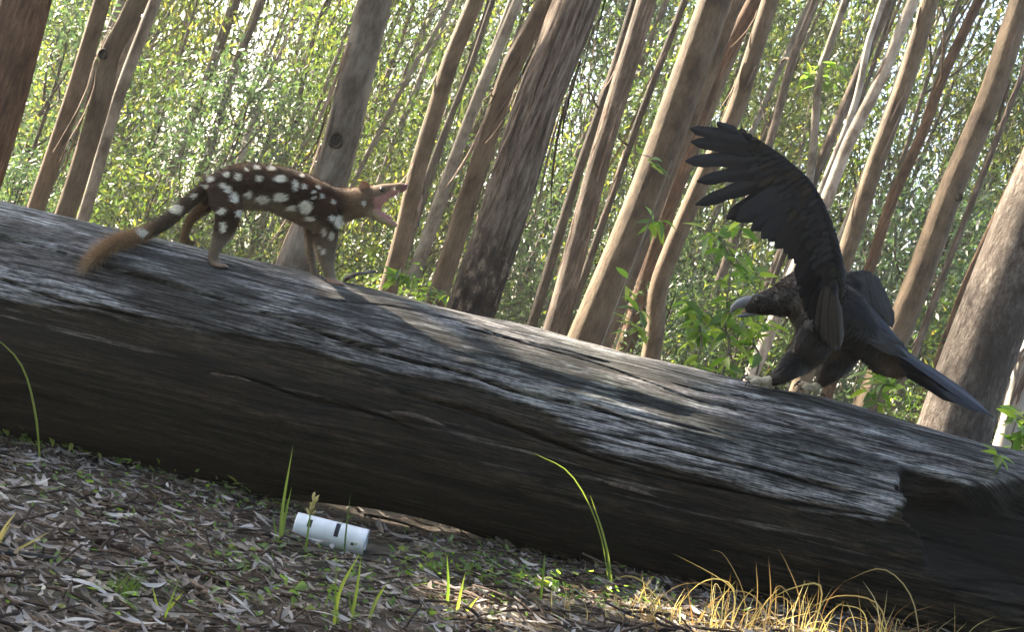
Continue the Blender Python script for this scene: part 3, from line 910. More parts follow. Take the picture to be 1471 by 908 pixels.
# --- thin regrowth stems filling the wood behind
g = np.random.default_rng(77)
RG = 'thin regrowth stems in the wood behind the log'
for k in range(92):
    Y = 11.5 + 24 * g.uniform() ** 1.2
    f = -0.42 + 0.86 * (k + g.uniform(0, 1)) / 92
    z0 = CAM_Z + Y * (f * 0.14 - 0.03)
    x0 = f * Y
    lean = g.normal() * 0.03
    def wpx(dz): return pix(np.array([x0 + lean * dz, Y, z0 + dz]))
    pts = [tuple(float(q) for q in wpx(dz)) for dz in (3.5, 1.8, 0.3)]
    gt([(p[0] + g.normal() * 3, p[1]) for p in pts], g.uniform(0.04, 0.12) * FPX / Y, Y, [M['dark_bark'], M['gum_grey'], M['rough'], M['gum'], M['fibrous']][k % 5],
       ['thin dark-barked', 'thin grey-barked', 'thin rough brown', 'thin smooth brown', 'thin pale-barked'][k % 5] + ' gum stem deep in the wood behind the log', seed=400 + k, sides=10, group=['dark', 'grey', 'rough brown', 'smooth brown', 'pale'][k % 5] + ' regrowth stems behind the log', name='gum_sapling', top=g.uniform(9, 12.5), crown=16 < Y < 27, flare=0.1)

# --- trees standing outside the picture on the sunny side; their crowns shade the log
sa = np.array([math.cos(SUN_AZ), -math.sin(SUN_AZ), 0])            # across the light
sb = np.cross(SUNV, sa); sb = sb if sb[2] > 0 else -sb             # up the light
def shade_cull(origin, lo):
    def f(P):
        W = P + origin
        a_, b_ = W @ sa, W @ sb
        n_ = fbm(np.stack([a_ * 2.2, b_ * 2.2, 0 * a_], -1), 3, 501)
        gap = np.zeros(len(P), bool)
        for (X, Y, Z, ra) in GAPS:
            q = np.array([X, Y, Z])
            gap |= np.hypot(a_ - q @ sa, b_ - q @ sb) < ra * (1 + 0.5 * n_)
        return ~gap & (n_ < lo)
    return f
GAPS = [tuple(ground_hit(960, 880)) + (0.30,), tuple(ground_hit(1120, 890)) + (0.32,), tuple(ground_hit(1060, 900)) + (0.3,), tuple(ground_hit(700, 895)) + (0.16,), (-0.25, 4.0, -0.1, 0.10), (-0.05, 3.95, -0.08, 0.12), (0.15, 3.95, -0.05, 0.12),
        tuple(at(545, 262, 3.8)) + (0.05,), tuple(at(335, 238, 3.8)) + (0.045,), tuple(at(1160, 250, 3.6)) + (0.06,)]
for k, (dist, off, zz_, R, nl, lo) in enumerate([(10.5, 0.0, 0.0, 2.0, 26000, 2), (12.5, -1.1, -0.4, 1.9, 20000, 2), (14.0, 0.6, 0.5, 1.7, 16000, 2)]):
    tgt = np.array([0.0, 3.6, 0.35]) + sa * off
    c0 = tgt + SUNV * dist / math.cos(SUN_EL) + np.array([0, 0, zz_])
    base = gp(c0[0], c0[1], -0.1)
    root = thing('shade_tree', ['spreading gum tree left of the log, outside the view', 'second gum tree left of the log, outside the view', 'third gum tree left of the log, outside the view'][k], 'tree', base)
    hgt = c0[2] - base[2]
    Vt, Ft = bend_stem(hgt + 1.0, 0.16, 0.05, 600 + k)
    link('trunk', mesh_data('trunk', Vt, Ft, M['gum']), root)
    me, li = crown_mesh('crown', hgt - R, hgt + R, R, 240, nl, 0.16, 0.045, M['leaf'], 610 + k, 0.34, 0.7, 'ball', M['gum'], shade_cull(base, lo))
    link('crown', me, root); link('limbs', li, root)

# --- the wood goes on behind and beside the camera
g = np.random.default_rng(515)
for k in range(18):
    a_ = math.radians(95 + 170 * (k + 0.5) / 18 + g.normal() * 3)      # all round the open side
    d_ = g.uniform(6.5, 10.5)
    x_, y_ = -math.sin(a_ - math.pi) * d_ * 1.1, math.cos(a_) * d_ + 1.5
    o = copy_tree([tallA, tallB, tallC, tallD][k % 4])
    o.location = (x_, y_, float(gz(x_, y_)) - 0.05)
    o.rotation_euler = (0, 0, g.uniform(0, 6.28))
    o.scale = (1.0, 1.0, g.uniform(0.75, 0.95))
    tag(o, 'leafy gum tree standing on the near side of the log, out of view', 'tree', 'trees on the near side of the log')

# ------------------------------------------------------------------ animals: continuous bodies
def loft(rows, Yc, n=None, sides=18):
    """rows: (px, py, depth offset m, in-plane radius px, depth radius px)"""
    R = np.array(rows, float)
    n = n or 8 * len(R)
    D = spline(R, n)
    path = np.array([at(a_, b_, Yc + c_) for a_, b_, c_, _, _ in D])
    k = Yc / FPX
    return tube(path, np.maximum(D[:, 4], 0.4) * k, sides, np.maximum(D[:, 3], 0.4) * k)

def fuse(parts, voxel, smooth_it=3):
    V, F = merge(parts)
    me = mesh_data('tmp', V, F)
    o = bpy.data.objects.new('tmp', me); col.objects.link(o)
    md = o.modifiers.new('r', 'REMESH'); md.mode = 'VOXEL'; md.voxel_size = voxel
    dg = bpy.context.evaluated_depsgraph_get()
    ev = bpy.data.meshes.new_from_object(o.evaluated_get(dg))
    nv = len(ev.vertices)
    co = np.empty(nv * 3, np.float32); ev.vertices.foreach_get('co', co); co = co.reshape(-1, 3).astype(float)
    ne = len(ev.edges); ed = np.empty(ne * 2, np.int32); ev.edges.foreach_get('vertices', ed); ed = ed.reshape(-1, 2)
    li = np.empty(len(ev.loops), np.int32); ev.loops.foreach_get('vertex_index', li)
    lt = np.empty(len(ev.polygons), np.int32); ev.polygons.foreach_get('loop_total', lt)
    ls = np.empty(len(ev.polygons), np.int32); ev.polygons.foreach_get('loop_start', ls)
    faces = [li[ls[lt == k_][:, None] + np.arange(k_)[None, :]] for k_ in (4, 3)]
    deg = np.bincount(ed.ravel(), minlength=nv)[:, None]
    for _ in range(smooth_it):
        acc = np.zeros_like(co)
        np.add.at(acc, ed[:, 0], co[ed[:, 1]]); np.add.at(acc, ed[:, 1], co[ed[:, 0]])
        co = 0.45 * co + 0.55 * acc / np.maximum(deg, 1)
    bpy.data.objects.remove(o); bpy.data.meshes.remove(me); bpy.data.meshes.remove(ev)
    return co, [f for f in faces if len(f)]

def vnormals(V, F):
    N = np.zeros_like(V)
    for f in F:
        n_ = np.cross(V[f[:, 1]] - V[f[:, 0]], V[f[:, 2]] - V[f[:, 0]])
        for c_ in range(f.shape[1]): np.add.at(N, f[:, c_], n_)
    return N / (np.linalg.norm(N, axis=1, keepdims=True) + 1e-12)

def fur_strands(V, F, N, C, count, lenf, widthf, flow, seed, lift=0.35, vary=0.18, dark=0.75, pale=1.3, tipm=1.2):
    g = np.random.default_rng(seed)
    f = np.concatenate([q[:, :3] for q in F] + [q[:, [0, 2, 3]] for q in F if q.shape[1] == 4])
    ar = np.linalg.norm(np.cross(V[f[:, 1]] - V[f[:, 0]], V[f[:, 2]] - V[f[:, 0]]), axis=1)
    pick = g.choice(len(f), count, p=ar / ar.sum())
    w = g.dirichlet((1, 1, 1), count)
    tri = f[pick]
    P = (V[tri] * w[..., None]).sum(1); Nn = (N[tri] * w[..., None]).sum(1); Cc = C[tri[:, 0]]
    fl = flow(P)
    fl = fl - Nn * (fl * Nn).sum(1, keepdims=True)
    fl /= np.linalg.norm(fl, axis=1, keepdims=True) + 1e-9
    d = fl + Nn * lift * g.uniform(0.4, 1.5, (count, 1)) + g.normal(size=(count, 3)) * vary
    d /= np.linalg.norm(d, axis=1, keepdims=True)
    L = lenf(P) * g.uniform(0.6, 1.3, count)
    sd = np.cross(d, Nn); sd /= np.linalg.norm(sd, axis=1, keepdims=True) + 1e-9
    W = widthf * g.uniform(0.7, 1.3, count)[:, None]
    P = P - Nn * 0.001
    Vs = np.stack([P - sd * W, P + sd * W, P + d * L[:, None]], 1).reshape(-1, 3)
    Fs = np.arange(count * 3).reshape(-1, 3)
    Cs = np.repeat(Cc * g.uniform(dark, pale, (count, 1)), 3, axis=0)
    Cs[2::3] *= tipm
    return Vs, Fs, Cs

def blobmesh(c, r, n=10, m_=14):
    c = np.asarray(c, float); r = np.broadcast_to(np.asarray(r, float), (3,))
    u = np.linspace(0, math.pi, n); v = np.arange(m_) * 2 * math.pi / m_
    V = np.stack([np.outer(np.sin(u), np.cos(v)), np.outer(np.sin(u), np.sin(v)), np.outer(np.cos(u), np.ones(m_))], -1).reshape(-1, 3) * r + c
    i = np.arange(n - 1)[:, None] * m_; j = np.arange(m_)[None, :]; j2 = (j + 1) % m_
    return V, [np.stack([i + j, i + m_ + j, i + m_ + j2, i + j2], -1).reshape(-1, 4)]

# ------------------------------------------------------------------ quoll
nearfoot = log_top(482, 409); hindfoot = log_top(312, 382)
YQ = 0.5 * (nearfoot[1] + hindfoot[1]) + 0.035
k_px = YQ / FPX
nf, ff = nearfoot[1] - YQ, 0.055
hf, hff = hindfoot[1] - YQ, 0.065
tl = [log_top(x_, y_)[1] - YQ - 0.022 for x_, y_ in ((186, 352), (160, 361), (138, 376), (122, 392))]
Q = [
    # trunk of the body: arched back, deep chest, tucked belly
    loft([(296, 268, 0.0, 9, 10), (312, 268, 0, 21, 22), (335, 269, 0, 32, 29), (362, 268, 0, 33, 31), (392, 270, 0, 33, 31), (420, 279, 0, 35, 31), (446, 291, 0, 35, 30), (468, 299, 0, 33, 27), (486, 303, 0, 24, 21), (499, 304, 0, 9, 9)], YQ, 70, 26),
    # neck and skull
    loft([(455, 290, 0, 24, 20), (480, 294, 0, 25, 21), (503, 293, 0, 22.5, 20), (522, 289, 0, 21, 20), (538, 283, 0, 17, 17), (550, 279, 0, 12.5, 13), (556, 277, 0, 8, 9)], YQ, 50, 22),
    # upper jaw and snout
    loft([(538, 279, 0, 12, 13), (552, 275, 0, 11.5, 11), (565, 272, 0, 9.3, 8.8), (575, 269.5, 0, 7.5, 7), (582, 268.5, 0, 5.4, 5.2), (585, 268, 0, 3, 3)], YQ, 40),
    # lower jaw, wide open
    loft([(522, 297, 0, 11, 13), (534, 303, 0, 9, 11), (545, 311, 0, 7.5, 9), (556, 318, 0, 5.8, 7), (565, 322.5, 0, 4.6, 5.2), (571, 324, 0, 2.8, 3.2)], YQ, 40),
    # cheek skin stretched across the corner of the mouth
    loft([(528, 291, 0, 13, 15), (538, 292, 0, 11.5, 12.5), (545, 294, 0, 9.5, 9), (549, 295, 0, 6, 6)], YQ, 20),
    # near hind leg: thigh, knee forward, hock back, foot flat
    loft([(322, 268, -0.03, 21, 13), (325, 288, -0.045, 21, 13), (328, 306, hf * 0.6 - 0.02, 18, 12), (325, 324, hf * 0.8 - 0.01, 15.5, 10.5), (317, 342, hf, 11, 8.5), (310, 356, hf, 8, 6.8), (307, 368, hf, 6.6, 6), (308, 377, hf, 6.4, 6.5)], YQ, 60),
    loft([(305, 377, hf, 4.5, 6), (314, 380.5, hf - 0.004, 3.8, 6.5), (322, 382, hf - 0.008, 3.0, 6.5)], YQ, 16),
    # far hind leg stretched back
    loft([(318, 268, 0.03, 18, 11), (305, 285, 0.045, 14, 10), (288, 302, 0.06, 10, 8), (276, 314, hff, 7, 6), (270, 326, hff, 5.5, 5), (266, 338, hff, 5, 5), (266, 345, hff, 5, 5.5)], YQ, 50),
    loft([(262, 344, hff, 4.5, 6), (270, 347, hff, 3.5, 6), (278, 349, hff, 2.8, 5.5)], YQ, 14),
    # near fore leg
    loft([(462, 290, -0.03, 20, 12), (466, 312, -0.045, 20, 12), (468, 334, nf * 0.7 - 0.02, 18.5, 11), (468, 352, nf * 0.85, 15.5, 9.5), (469, 370, nf, 12.5, 8.5), (472, 388, nf, 9, 7.5), (475, 400, nf, 7, 7)], YQ, 60),
    loft([(472, 401, nf, 5.5, 7), (480, 405, nf - 0.004, 4.8, 7.6), (488, 407.5, nf - 0.006, 3.6, 7)], YQ, 16),
    # far fore leg
    loft([(450, 300, 0.03, 16, 10), (449, 325, 0.05, 12, 9), (446, 345, ff, 7, 6.5), (446, 362, ff, 5.5, 5.5), (449, 380, ff, 5, 5), (452, 392, ff, 5, 5.5)], YQ, 44),
    loft([(450, 392, ff, 4.5, 6), (458, 396, ff, 3.5, 6)], YQ, 10),
    # tail
    loft([(306, 262, 0, 11, 11), (290, 275, -0.003, 10, 10), (268, 294, -0.008, 9.5, 9.5), (242, 316, -0.02, 10, 10), (214, 332, 0.5 * tl[0], 9.5, 9.5), (186, 342, tl[0], 7.5, 7.5), (160, 352, tl[1], 6, 6), (138, 368, tl[2], 4.2, 4.2), (122, 389, tl[3], 1.5, 1.5)], YQ, 90),
]
# separate toes, rooted in the paws
for (bx_, by_, dp, sgn) in ((322, 381, hf, 1), (489, 407, nf, 1), (278, 348, hff, 1), (457, 396, ff, 1)):
    for q in range(4):
        o_ = (q - 1.5) * 0.0052
        Q.append(loft([(bx_ - 5, by_ - 0.5, dp - 0.004 + o_ * 0.6, 2.2, 1.7), (bx_ + 1, by_ - 0.6 + abs(q - 1.5) * 0.4, dp - 0.006 + o_, 2.1, 1.6), (bx_ + 5 - abs(q - 1.5) * 1.2, by_ + 1.4, dp - 0.006 + o_ * 1.3, 1.5, 1.2)], YQ, 10, 8))
V, F = fuse(Q, 0.0034, 3)
N = vnormals(V, F)
PXq, PYq = pix(V)
# undo perspective on the paw depth so that the markings sit on the animal, not on the picture
mid = at(400, 290, YQ)
sx, sy = PXq, PYq
C = np.tile(np.array([0.034, 0.0185, 0.0105]), (len(V), 1))
def paint(mask, c_):
    global C
    mk = np.clip(mask, 0, 1)[:, None]
    C = C * (1 - mk) + np.array(c_) * mk
nz = fbm(V * 30, 3, 701)
paint(0.7 * sstep(-0.2, 0.3, nz) * sstep(0.1, 0.8, N[:, 2]), (0.10, 0.045, 0.02))                      # warmer along the back
belly = sstep(0.25, 0.75, -N[:, 2]) * (sx > 318) * (sx < 520) * (sy < 335)
paint(belly * 0.8, (0.24, 0.19, 0.13))
paint(sstep(488, 512, sx) * 0.75 * (sy > 245), (0.19, 0.13, 0.085))
paint(sstep(512, 535, sx) * sstep(292, 306, sy) * 0.9, (0.36, 0.30, 0.20))
lower_leg = sstep(326, 352, sy) * (((sx > 296) & (sx < 345)) | (sx > 436)) * (sx > 295)
paint(lower_leg * 0.62, (0.25, 0.21, 0.16))
paint((sstep(374, 386, sy) * (sx > 290) * (sx < 332) + sstep(396, 406, sy) * (sx > 440)) * 0.9, (0.42, 0.27, 0.22))
paint((sx < 300) * sstep(278, 300, sy) * (V[:, 1] > YQ + 0.035) * 0.7, (0.17, 0.11, 0.06))
tail_t = np.clip((295 - sx) / 175, 0, 1) * (V[:, 1] < YQ + 0.03) * (sx < 296)
paint(sstep(0.0, 0.08, tail_t) * 0.6, (0.11, 0.085, 0.06))
paint(sstep(0.38, 0.52, tail_t) * 0.95, (0.27, 0.165, 0.085))
paint(sstep(0.86, 1.0, tail_t) * 0.7, (0.20, 0.15, 0.10))
spots_q = [(371.6, 240.4, 4, 2.6), (392, 242.4, 5, 2.8), (328, 250.3, 3.7, 3.7), (344.6, 253.7, 4, 5.5), (374.8, 255.7, 4, 4), (405, 257, 8, 5), (426.3, 266.6, 3.5, 7), (439.6, 268, 3.5, 3.5),
    (304.8, 256.7, 4.5, 4), (297.4, 267.6, 3.5, 3.5), (322, 266, 3.5, 4), (330, 271.5, 4, 6), (339, 283.8, 5, 8), (358.5, 279, 5, 4.4), (379, 287, 9, 6), (405, 283.4, 10, 6), (441.6, 297.3, 9, 9),
    (345, 307, 5.5, 5), (322.6, 326, 4, 8), (320.6, 304, 5, 5), (421, 299, 7, 4), (446.5, 314, 8, 3), (434.6, 252.7, 2.5, 2.5), (452.5, 275.5, 2.5, 2.5), (465, 282, 2.6, 3.2), (480, 290, 2.6, 3.2),
    (477.7, 313, 3.5, 4), (488, 318, 6, 9), (466.7, 333.5, 3, 6), (477, 339, 4, 6), (467, 361.5, 2.5, 4), (459.6, 356, 2, 2.5), (459.6, 269.6, 2.5, 2.5), (453, 283.6, 2.2, 2.2), (524, 292, 2.2, 4), (356, 244, 2.5, 2),
    (256, 300, 8, 6), (207, 335, 6, 5), (281, 280, 3.4, 3.4)]
for (a_, b_, rx, ry) in spots_q:
    d_ = np.hypot((sx - a_) / rx, (sy - b_) / ry) + 0.22 * vnoise(V * 160, 703)
    paint((1 - sstep(0.95, 1.2, d_)) * (V[:, 1] < YQ + 0.06), (0.66, 0.65, 0.58))
# lining of the mouth
ax = np.array([CR * 0.35 - SR * -0.94, 0, SR * 0.35 + CR * -0.94])
hinge = at(538, 293, YQ)
upj = (V - hinge) @ np.array([-SR, 0, CR])       # picture-up, in the animal's own plane
gape_dir = at(578, 300, YQ) - hinge; gape_dir /= np.linalg.norm(gape_dir)
gdot = N @ gape_dir
upn = N @ np.array([-SR, 0, CR])
inner = (sx > 538) & (((sy < 295) & (upn < -0.05)) | ((sy >= 295) & (upn > 0.05)) | (gdot > 0.5)) & (sx < 575) & (sy > 272)
paint(inner * 0.85, (0.40, 0.20, 0.18))
paint((sx > 576) * (sy < 285) * (gdot > 0.1) * 0.9, (0.20, 0.09, 0.09))
M['fur'] = attr_mat('quoll_fur', 0.75, 0.15, 0.15, 0.25, 160)
M['fur_strand'] = attr_mat('quoll_hair', 0.6, 0.2, 0.0, 0.1, 60, trans=0.25)
quoll = thing('quoll', 'brown white-spotted quoll snarling with jaws wide open on the log', 'quoll', hindfoot)
body = obj('body', V, F, M['fur'], quoll, attrs={'col': C})
flow_q = lambda P: np.tile(np.array([-0.85, 0.05, -0.5]), (len(P), 1))
def flen(P):
    x_, y_ = pix(P)
    L = np.full(len(P), 0.012)
    L = np.where((x_ > 500), 0.010, L)
    L = np.where((x_ > 538), 0.0045, L)
    L = np.where((y_ > 330) & (x_ > 290), 0.010, L)
    L = np.where((y_ > 374) & (x_ > 290), 0.0035, L)
    tail_b = (x_ < 290) & (P[:, 1] < YQ + 0.03)
    L = np.where(tail_b, 0.014 + 0.022 * (1 - sstep(150, 230, x_)), L)
    return L
Vs, Fs, Cs = fur_strands(V, F, N, C, 85000, flen, 0.0006, flow_q, 71, 0.75, 0.28, 0.6, 1.45, 1.25)
fo = obj('fur', Vs, Fs, M['fur_strand'], body, smooth=False, attrs={'col': Cs})
M['eye'] = plain_mat('dark_eye', (0.008, 0.006, 0.005), 0.08, 0.6, 0.1)
M['claw'] = plain_mat('pale_claw', (0.42, 0.36, 0.28), 0.4, 0.5, 0.15)
M['tooth'] = plain_mat('tooth', (0.68, 0.62, 0.5), 0.3, 0.5, 0.1)
M['mouth'] = plain_mat('mouth_pink', (0.40, 0.18, 0.17), 0.35, 0.5, 0.15)
M['nose'] = plain_mat('nose_skin', (0.20, 0.09, 0.085), 0.4, 0.5, 0.15)
M['ear'] = plain_mat('ear_skin', (0.40, 0.20, 0.13), 0.6, 0.3, 0.2)
for dy in (-0.0235, 0.0235):
    Ve, Fe = blobmesh(at(549, 272.5, YQ + dy), (0.0078, 0.005, 0.0075)); obj('eye', Ve, Fe, M['eye'], quoll)
    # rounded ear laid back, a shallow cup
    ring = []
    e0 = at(529, 275, YQ + dy * 0.75)
    for q, (fu, fr, fd) in enumerate(((0, 0.010, 0.0), (0.010, 0.0145, 0.004), (0.020, 0.0155, 0.007), (0.028, 0.012, 0.008), (0.033, 0.004, 0.008))):
        ring.append((fu, fr, fd))
    updir = np.array([-SR, 0, CR]) * 0.75 - np.array([CR, 0, SR]) * 0.62
    side = np.array([CR, 0, SR]) * 0.75 + np.array([-SR, 0, CR]) * 0.62
    Vr = []
    for fu, fr, fd in ring:
        for a_ in np.linspace(-1.3, 1.3, 9):
            Vr.append(e0 + updir * fu + side * fr * math.sin(a_) + np.array([0, np.sign(dy), 0]) * (fd + 0.006 * (1 - math.cos(a_))))
    Vr = np.array(Vr); i = np.arange(4)[:, None] * 9; j = np.arange(8)[None, :]
    Fr = np.stack([i + j, i + j + 1, i + 10 + j, i + 9 + j], -1).reshape(-1, 4)
    Vr2 = Vr + np.array([0, -np.sign(dy) * 0.0025, 0.001])
    Vm, Fm = merge([(Vr, Fr), (Vr2, Fr[:, ::-1])])
    obj('ear', Vm, Fm, M['ear'], quoll)
Ve, Fe = blobmesh(at(583.5, 266.5, YQ), (0.0052, 0.006, 0.0055)); obj('nose', Ve, Fe, M['nose'], quoll)
Vt, Ft = loft([(541, 303, 0, 3.5, 5), (549, 307, 0, 3.2, 5), (557, 311, 0, 2.4, 4), (563, 314, 0, 1.2, 2.5)], YQ, 20, 12)
obj('tongue', Vt, Ft, M['mouth'], quoll)
def cone(p0, p1, r, name, mat, parent, bend=None, n=5):
    p0, p1 = np.asarray(p0), np.asarray(p1)
    m_ = 0.5 * (p0 + p1) + (np.zeros(3) if bend is None else np.asarray(bend))
    P = spline([p0, m_, p1], n)
    Vc, Fc = tube(P, np.linspace(r, r * 0.12, n), 6)
    return obj(name, Vc, Fc, mat, parent)
for dy in (-0.0085, 0.0085):
    cone(at(573, 274, YQ + dy), at(571, 283, YQ + dy), 0.0024, 'canine_tooth', M['tooth'], quoll)
    cone(at(561, 320, YQ + dy * 0.8), at(562, 311, YQ + dy * 0.8), 0.0021, 'canine_tooth', M['tooth'], quoll)
    for q, x_ in enumerate((566, 561, 556, 551)):
        cone(at(x_, 276.5 + q * 1.6, YQ + dy * (1 + 0.18 * q)), at(x_, 280.5 + q * 1.6, YQ + dy * (1 + 0.18 * q)), 0.002, 'tooth', M['tooth'], quoll)
    for q, (x_, y_) in enumerate(((556, 316), (551, 312.5), (546.5, 309))):
        cone(at(x_, y_, YQ + dy * (1 + 0.2 * q)), at(x_ + 1.2, y_ - 4, YQ + dy * (1 + 0.2 * q)), 0.002, 'tooth', M['tooth'], quoll)
for (bx_, by_, dp) in ((327, 382.5, hf), (494, 408.5, nf), (283, 350, hff), (462, 398, ff)):
    for q in range(4):
        o_ = (q - 1.5) * 0.0068
        x_ = bx_ - abs(q - 1.5) * 1.2
        cone(at(x_ - 0.8, by_ - 0.8, YQ + dp - 0.006 + o_), at(x_ + 3.0, by_ + 1.6, YQ + dp - 0.006 + o_), 0.0013, 'claw', M['claw'], quoll)
for dy in (-1, 1):
    for q in range(6):
        b0 = at(571 - q * 1.5, 268 + (q % 3) * 2.5, YQ + dy * 0.011)
        b1 = b0 + np.array([-0.012 + 0.006 * q, dy * 0.035, -0.018 + 0.008 * (q % 3)])
        P = spline([b0, 0.5 * (b0 + b1) + np.array([0, 0, 0.004]), b1], 6)
        Vw, Fw = tube(P, np.linspace(0.00035, 0.0001, 6), 4)
        obj('whisker', Vw, Fw, M['claw'], quoll)

# ------------------------------------------------------------------ wedge-tailed eagle
foot1 = log_top(1095, 557); foot2 = log_top(1165, 568)
YE = 3.84
f1 = foot1[1] - YE - 0.005; f2 = foot2[1] - YE + 0.03
E = [
    # trunk: breast to rump, crouched, head thrust forward
    loft([(1132, 430, 0.0, 18, 26), (1154, 436, 0, 36, 40), (1178, 444, 0, 46, 48), (1205, 456, 0, 44, 46), (1232, 474, 0, 32, 36), (1254, 490, 0, 20, 24), (1275, 506, 0, 11, 14), (1290, 518, 0, 5, 6)], YE, 60, 26),
    loft([(1160, 420, 0, 40, 34), (1142, 424, 0, 32, 27), (1120, 431, 0, 23.5, 21), (1102, 435, 0, 18.5, 17.5), (1088, 438, 0, 15.5, 15), (1076, 441, 0, 12, 11.5), (1070, 442, 0, 8.5, 8.5)], YE, 50, 22),
    # feathered legs, wide thigh trousers narrowing to the foot
    loft([(1186, 448, -0.05, 34, 26), (1177, 470, -0.06, 34, 26), (1168, 492, -0.5 * 0.1 + f1 * 0.3, 29, 23), (1153, 512, f1 * 0.7, 24, 19), (1134, 530, f1, 17, 15), (1118, 543, f1, 11, 11), (1108, 549, f1, 7, 8)], YE, 50, 20),
    loft([(1222, 460, 0.04, 34, 26), (1217, 486, 0.05, 31, 24), (1208, 508, 0.03 + f2 * 0.4, 27, 21), (1196, 528, f2 * 0.8, 21, 17), (1184, 543, f2, 13, 12), (1176, 552, f2, 8, 8)], YE, 50, 20),
    # under-tail fluff
    loft([(1228, 482, 0, 22, 24), (1252, 504, 0, 17, 19), (1270, 521, 0, 16, 16), (1286, 533, -0.01, 11, 12), (1300, 540, -0.01, 4, 5)], YE, 34, 18),
    # bones of the raised near wing: upper arm, forearm, hand
    loft([(1170, 432, -0.06, 26, 20), (1186, 420, -0.11, 24, 17), (1195, 398, -0.15, 19, 13), (1194, 366, -0.17, 14.5, 10), (1187, 332, -0.185, 12, 8.5), (1176, 300, -0.195, 10.5, 7.5), (1160, 270, -0.20, 10, 7.5), (1140, 247, -0.20, 8.5, 6.5), (1112, 221, -0.20, 6, 5), (1086, 202, -0.20, 4, 3.5), (1066, 190, -0.20, 2, 2)], YE, 90, 16),
    # shoulder of the far wing, half lowered behind the body
    loft([(1195, 430, 0.07, 22, 18), (1216, 412, 0.11, 20, 16), (1238, 408, 0.13, 19, 14), (1254, 424, 0.14, 17, 13), (1262, 446, 0.14, 12, 10), (1268, 466, 0.13, 5, 5)], YE, 50, 16),
]
V, F = fuse(E, 0.0048, 3)
N = vnormals(V, F)
ex, ey = pix(V)
C = np.tile(np.array([0.0055, 0.0048, 0.005]), (len(V), 1))
nz = fbm(V * 22, 4, 801)
paint(sstep(0.0, 0.5, nz) * 0.5, (0.011, 0.009, 0.008))
paint(sstep(1170, 1120, ex) * sstep(430, 395, ey) * (ey > 380) * 0.5, (0.035, 0.021, 0.013))         # tawny nape
paint(sstep(1255, 1285, ex) * (ey > 495) * 0.75, (0.09, 0.055, 0.032))
paint(sstep(525, 545, ey) * (ex < 1215) * 0.4, (0.03, 0.022, 0.017))
paint((sstep(1168, 1185, ex) * (1 - sstep(1205, 1220, ex)) * sstep(478, 492, ey) * (1 - sstep(505, 520, ey)) * (V[:, 1] > YE + 0.0)) * 0.5, (0.12, 0.085, 0.055))
paint((ex < 1074) * 0.6, (0.03, 0.03, 0.03))
M['plumage'] = attr_mat('dark_plumage', 0.7, 0.2, 0.0, 0.4, 90, (1, 1, 0.5))
M['feather'] = attr_mat('flight_feather', 0.5, 0.35, 0.0, 0.25, 60, trans=0.06)
eagle = thing('eagle', 'dark brown eagle crouching on the log with one wing raised high', 'eagle', foot1)
ebody = obj('body', V, F, M['plumage'], eagle, attrs={'col': C})
flow_e = lambda P: np.stack([np.where(pix(P)[1] > 470, -0.25, 0.75), 0 * P[:, 0], np.where(pix(P)[1] > 470, -0.9, -0.45)], -1)
def elen(P):
    x_, y_ = pix(P)
    return np.where(x_ < 1110, 0.009, np.where(y_ > 535, 0.012, 0.022)) * np.where(y_ < 400, 0.5, 1.0) * np.where(x_ < 1080, 0.4, 1)
Vs, Fs, Cs = fur_strands(V, F, N, C, 34000, elen, 0.0026, flow_e, 81, 0.16, 0.18, 0.45, 1.4, 1.3)
obj('body_feathers', Vs, Fs, M['feather'], ebody, smooth=False, attrs={'col': Cs})

def feather(name, base, tip, w, parent, nrm=(0, -1, 0), bow=0.0, roll=0.0, finger=0.0, colr=(0.012, 0.0145, 0.022), edge=1.0, n=9, asym=0.5, camber=0.06):
    base, tip = np.asarray(base, float), np.asarray(tip, float)
    ax_ = tip - base; L = np.linalg.norm(ax_); ax_ /= L
    nr = np.asarray(nrm, float); nr = nr - ax_ * (nr @ ax_); nr /= np.linalg.norm(nr)
    sd = np.cross(ax_, nr)
    nr2 = nr * math.cos(roll) + sd * math.sin(roll); sd = np.cross(ax_, nr2)
    tt = np.linspace(0, 1, n)
    prof = np.array(np.interp(tt, [0, 0.08, 0.3, 0.6, 0.82, 0.93, 1.0], [0.18, 0.55, 0.95, 1.0 - 0.42 * finger, 0.85 - 0.42 * finger, 0.6 - 0.25 * finger, 0.08]))
    prof = prof * np.concatenate([[1], 1 + 0.06 * g.normal(size=n - 2), [1]])
    cen = base + ax_ * (L * tt)[:, None] + sd * (bow * L * np.sin(tt * math.pi))[:, None] + nr2 * (camber * 0.35 * L * np.sin(tt * math.pi) * 0.5)[:, None]
    wl, wr = w * asym, w * (1 - asym)
    A = cen + sd * (wl * prof)[:, None] - nr2 * (camber * w * prof)[:, None]
    A2 = cen + sd * (wl * prof * 0.5)[:, None] - nr2 * (camber * 0.3 * w * prof)[:, None]
    B = cen - sd * (wr * prof)[:, None] - nr2 * (camber * w * prof)[:, None]
    B2 = cen - sd * (wr * prof * 0.5)[:, None] - nr2 * (camber * 0.3 * w * prof)[:, None]
    R_ = cen + nr2 * 0.0016
    Vf = np.concatenate([A, A2, R_, B2, B])
    e = np.arange(n - 1); Fs = []
    for q in range(4):
        Fs.append(np.stack([e + q * n, e + 1 + q * n, e + 1 + (q + 1) * n, e + (q + 1) * n], -1))
    cc = np.array(colr)
    Cf = np.concatenate([np.tile(cc * edge, (n, 1)), np.tile(cc, (n, 1)), np.tile(cc * 1.5, (n, 1)), np.tile(cc, (n, 1)), np.tile(cc * edge, (n, 1))])
    return obj(name, Vf, np.concatenate(Fs), M['feather'], parent, attrs={'col': Cf})

